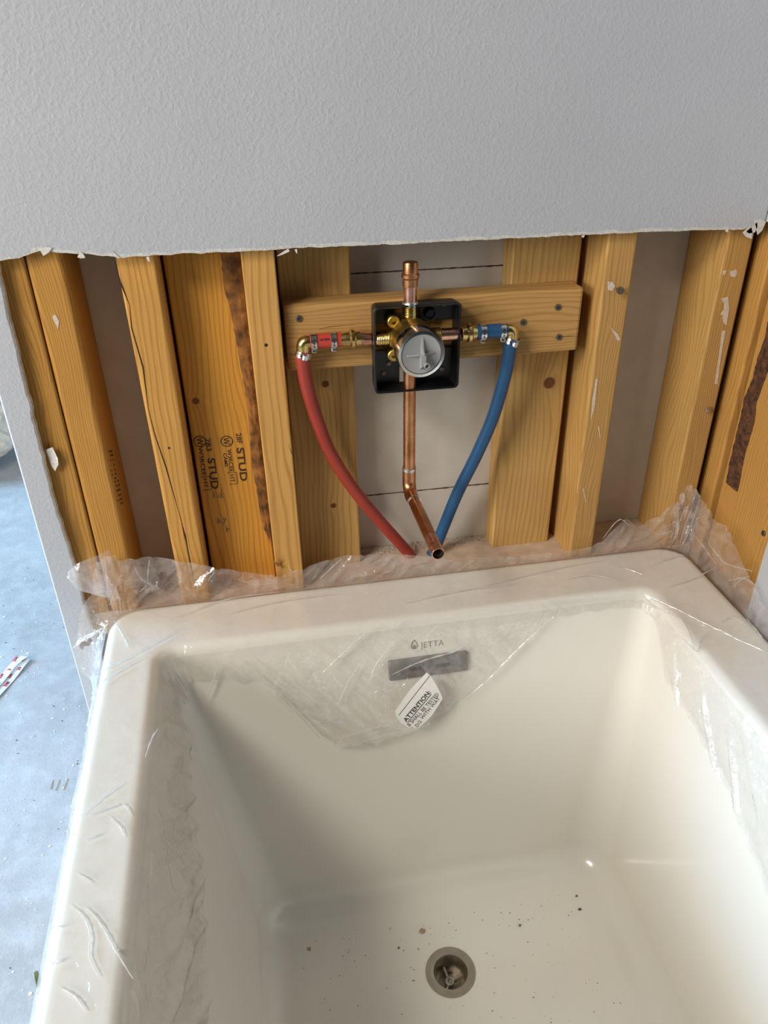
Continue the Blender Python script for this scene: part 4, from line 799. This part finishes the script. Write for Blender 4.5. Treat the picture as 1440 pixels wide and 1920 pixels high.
def supply(name, label, sgn, xe, x_clamp1, x_clamp2, x_end, x_bead, x_brass_end, xcu, zc, hose, mat, mat2, path, bead):
    t = empty(name, (hose[-1][0], 0.0, 0.545), label=label, category='hose')
    Y0 = -0.002
    tube('copper_nipple', [(xcu, -0.0035, PZ + 0.001), ((xcu + x_brass_end) / 2, -0.003, PZ + 0.001), (x_brass_end, Y0, zc)], R_, M_COPPER, t, 26)
    a = Vector((-sgn, 0, 0))                       # from the valve outwards is -a
    L = abs(x_end - x_brass_end)
    turned('brass_adapter', (x_brass_end, Y0, zc), (x_end - x_brass_end, 0, 0), [(0, R_), (0.0003, 0.0092), (0.006, 0.0092), (0.0065, 0.0098), (0.008, 0.0118), (0.0115, 0.0118), (0.013, 0.0100), (0.0135, 0.0092), (L - 0.006, 0.0088), (L, 0.0078), (L + 0.005, 0.0066)], M_BRASS, t, 30)
    tube('short_hose', [(x_end, Y0, zc), ((x_end + xe) / 2, Y0, zc), (xe - sgn * 0.008, Y0, zc)], 0.0088, mat2, t, 26)
    for x in (x_clamp1, x_clamp2): clamp((x, Y0, zc), (1, 0, 0), 0.0089, (0.0, -0.25, -1), t)
    R = 0.0082; el = [(xe - sgn * 0.009, Y0, zc)] + [(xe - sgn * 0.005 + sgn * 0.005 * math.sin(q), Y0, zc - 0.005 + 0.005 * math.cos(q)) for q in [math.radians(d) for d in range(0, 91, 15)]] + [(xe, Y0 + 0.0005, zc - 0.0135)]
    tube('brass_elbow', el, R, M_BRASS, t, 22)
    turned('elbow_collar', (xe, Y0 + 0.0005, zc - 0.0115), (0, 0, -1), [(0, 0.0082), (0.0004, 0.0098), (0.0026, 0.0098), (0.003, 0.0085)], mat, t, 24)
    pts = spline([(xe, Y0 + 0.0005, zc - 0.0135)] + hose, 60)
    tube('long_hose', pts, 0.0086, mat, t, 24)
    c_ = pts[2]; ax = (pts[4] - pts[0]).normalized(); clamp(c_, ax, 0.0087, (0.1, -1, -0.1), t)
    return t
RED = [(0.0625, -0.001, 0.8840), (0.0657, 0.0068, 0.8505), (0.0753, 0.0157, 0.8028), (0.0930, 0.0246, 0.7432), (0.1248, 0.0334, 0.6776), (0.1636, 0.0423, 0.6150), (0.2014, 0.0511, 0.5577), (0.2110, 0.054, 0.5400)]
BLU = [(0.3250, -0.001, 0.8830), (0.3243, 0.0068, 0.8442), (0.3145, 0.0157, 0.7813), (0.2979, 0.0246, 0.7226), (0.2759, 0.0334, 0.6607), (0.2601, 0.0423, 0.6032), (0.2472, 0.0511, 0.5517), (0.2430, 0.054, 0.5400)]
hot = supply('red_supply_hose', 'red water hose with brass elbow and steel clamps left of the valve', -1, 0.0640, 0.0765, 0.1005, 0.1095, 0.123, 0.1335, 0.1465, 0.9072, RED, M_RED, M_REDBRIGHT, None, True)
cold = supply('blue_supply_hose', 'blue water hose with brass elbow and steel clamps right of the valve', 1, 0.3262, 0.2870, 0.3125, 0.2795, 0.270, 0.2600, 0.2572, 0.9045, BLU, M_BLUE, M_BLUE, None, False)
lettering('1/2 PEX', 0.0040, M_TYPE, basis((0.0835, -0.0108, 0.9100), (1, 0, 0), (0, 0.25, 1)), 0.02, 0.0001, 0.0120, 'printed_text', hot)

# ------------------------------------------------------------------ loose things
tape = empty('adhesive_tape', (-0.61, 0.55, 0.0), label='folded white tape with red print lying on the concrete floor', category='tape')
for k, (off, z) in enumerate(((0.0, 0.001), (0.017, 0.003))):
    d = Vector((0.034, 0.088, 0)).normalized(); s = Vector((-d.y, d.x, 0)); o = Vector((-0.5875, 0.594, 0)) + s * (0.013 - 0.0 + off) - d * 0.25 - s * 0.020
    v = []; f = []
    for i in range(21):
        u = i / 20 * 0.25; q = o + d * u; h = z + 0.004 * (u / 0.25) ** 2 * (1 + k) + 0.0015 * math.sin(u * 60)
        if k == 1 and u > 0.22: q -= s * (u - 0.22) * 0.35
        v += [q - s * 0.0085 + Vector((0, 0, h)), q + s * 0.0085 + Vector((0, 0, h)), q - s * 0.0085 + Vector((0, 0, h + 0.0004)), q + s * 0.0085 + Vector((0, 0, h + 0.0004))]
    for i in range(20):
        a = i * 4; f += [(a, a + 1, a + 5, a + 4), (a + 2, a + 3, a + 7, a + 6), (a, a + 2, a + 6, a + 4), (a + 1, a + 3, a + 7, a + 5)]
    f += [(0, 1, 3, 2), (80, 81, 83, 82)]
    st = mesh('tape_strip', v, f, M_TAPE, tape)
    for j in range(7):
        u = 0.238 - j * 0.026 - 0.008 * k; q = o + d * u - s * (0.004 if j % 2 else -0.0035); h = z + 0.004 * (u / 0.25) ** 2 * (1 + k) + 0.0015 * math.sin(u * 60) + 0.0012
        if k == 1 and u > 0.22: q -= s * (u - 0.22) * 0.35
        lettering('3M', 0.011, M_TAPERED, basis((q.x, q.y, h), d, s), 0.03, 0.0002, 0.015, 'tape_lettering', st)
scr = empty('floor_screw', (-0.421, -0.177, 0.0), label='small greenish screw lying on the floor beside the bathtub', category='screw')
sd = Vector((0.35, -1, 0.0)).normalized()
turned('screw_shank', Vector((-0.418, -0.160, 0.0035)), sd, [(0.0, 0.001)] + [q for i in range(14) for q in ((0.001 + i * 0.0022, 0.0018), (0.0021 + i * 0.0022, 0.0030))] + [(0.033, 0.002)], M_GREEN, scr, 10)
turned('screw_head', Vector((-0.418, -0.160, 0.0035)) + sd * 0.032, sd, [(0, 0.0022), (0.003, 0.0042), (0.004, 0.0042), (0.0044, 0.003)], M_GREEN, scr, 12)

# crumpled bag far behind the wall's end
bm = bmesh.new(); bmesh.ops.create_icosphere(bm, subdivisions=5, radius=1.0)
for q in bm.verts:
    d = q.co.copy(); k = 1 + 0.22 * noise.noise(d * 2.1) - 0.10 * abs(noise.noise(d * 5.5 + Vector((3, 1, 2)))) - 0.05 * abs(noise.noise(d * 13))
    q.co = Vector((-1.07 + d.x * k * 0.27, 1.72 + d.y * k * 0.26, max(0.001, 0.13 + d.z * k * 0.17)))
me = bpy.data.meshes.new('plastic_bag'); bm.to_mesh(me); bm.free(); me.materials.append(M_BAG)
bag = link(bpy.data.objects.new('plastic_bag', me), None, label='crumpled off-white bag on the floor beyond the end of the wall', category='bag')

# paint chips and crumbs
def flake(cx, cy, z, s, h=0.0006):
    n = random.randint(4, 6); a0 = random.random() * 6; pts = [(cx + s * random.uniform(.5, 1.1) * math.cos(a0 + i * math.tau / n), cy + s * random.uniform(.4, 1.0) * math.sin(a0 + i * math.tau / n), z) for i in range(n)]
    return pts, h
def flakes(name, L, mat, **p):
    v = []; f = []
    for pts, h in L:
        k = len(v); n = len(pts); v += pts + [(x, y, z + h) for x, y, z in pts]; f += [tuple(range(k, k + n)), tuple(range(k + n, k + 2 * n))] + [(k + i, k + (i + 1) % n, k + n + (i + 1) % n, k + n + i) for i in range(n)]
    return mesh(name, v, f, mat, **p)
L = []
for i in range(420):
    x = random.uniform(-0.75, -0.26); y = random.uniform(-0.55, 1.0); L.append(flake(x, y, 0.0002, random.choice((0.0012, 0.0016, 0.002, 0.003)) * random.uniform(.7, 1.2)))
flakes('paint_chips', L, M_CHIP, kind='stuff', label='tiny white paint chips scattered over the concrete floor', category='paint chips')
L = [flake(random.uniform(-0.75, -0.26), random.uniform(-0.55, 1.0), 0.0002, random.uniform(0.0008, 0.002), 0.001) for i in range(160)]
flakes('floor_grit', L, M_DIRT, kind='stuff', label='fine dark grit scattered over the concrete floor', category='grit')
for (a, b) in (((-0.459, 0.219), (-0.459, 0.196)), ((-0.446, 0.217), (-0.449, 0.191)), ((-0.431, 0.216), (-0.435, 0.190))):
    A = Vector((a[0], a[1], 0.0003)); B = Vector((b[0], b[1], 0.0003)); s = Vector((0.0022, 0, 0))
    mesh('floor_gouge', [A - s * .6, A + s * .6, B + s, B - s], [(0, 1, 2, 3)], M_CONC, floor)
L = []
for i in range(330):
    x = random.gauss(0.2, 0.17); y = -0.25 - abs(random.gauss(0, 0.13))
    if not (-0.03 < x < 0.41 and -0.6 < y < -0.262) or (x - DX) ** 2 + (y - DY) ** 2 < 0.038 ** 2: continue
    L.append(flake(x, y, ZB - 0.0008, random.choice((0.0003, 0.0004, 0.0006, 0.0010)), 0.0005))
flakes('tub_grit', L, M_DIRT, kind='stuff', label='fine brown grit on the bathtub floor around the drain', category='grit')
for (x, y, s, m, lb) in ((0.159, -0.277, 0.0050, M_TAN, 'tan paper flake on the bathtub floor behind the drain'), (-0.004, -0.272, 0.0042, M_TAN, 'tan crumb of debris at the left end of the bathtub floor'),
                         (0.393, -0.289, 0.0038, M_DIRT, 'largest dark speck at the right end of the bathtub floor'), (0.397, -0.268, 0.0026, M_DIRT, 'small dark speck near the rear right corner of the bathtub floor'),
                         (0.299, -0.295, 0.0022, M_DIRT, 'dark speck on the bathtub floor between the drain and the right wall'), (0.121, -0.294, 0.0020, M_DIRT, 'dark speck just left of the tan flake behind the drain')):
    pts, h = flake(x, y, ZB - 0.0006, s, 0.0012); flakes('debris_speck', [(pts, h)], m, label=lb, category='debris', group='crumbs of debris on the bathtub floor')
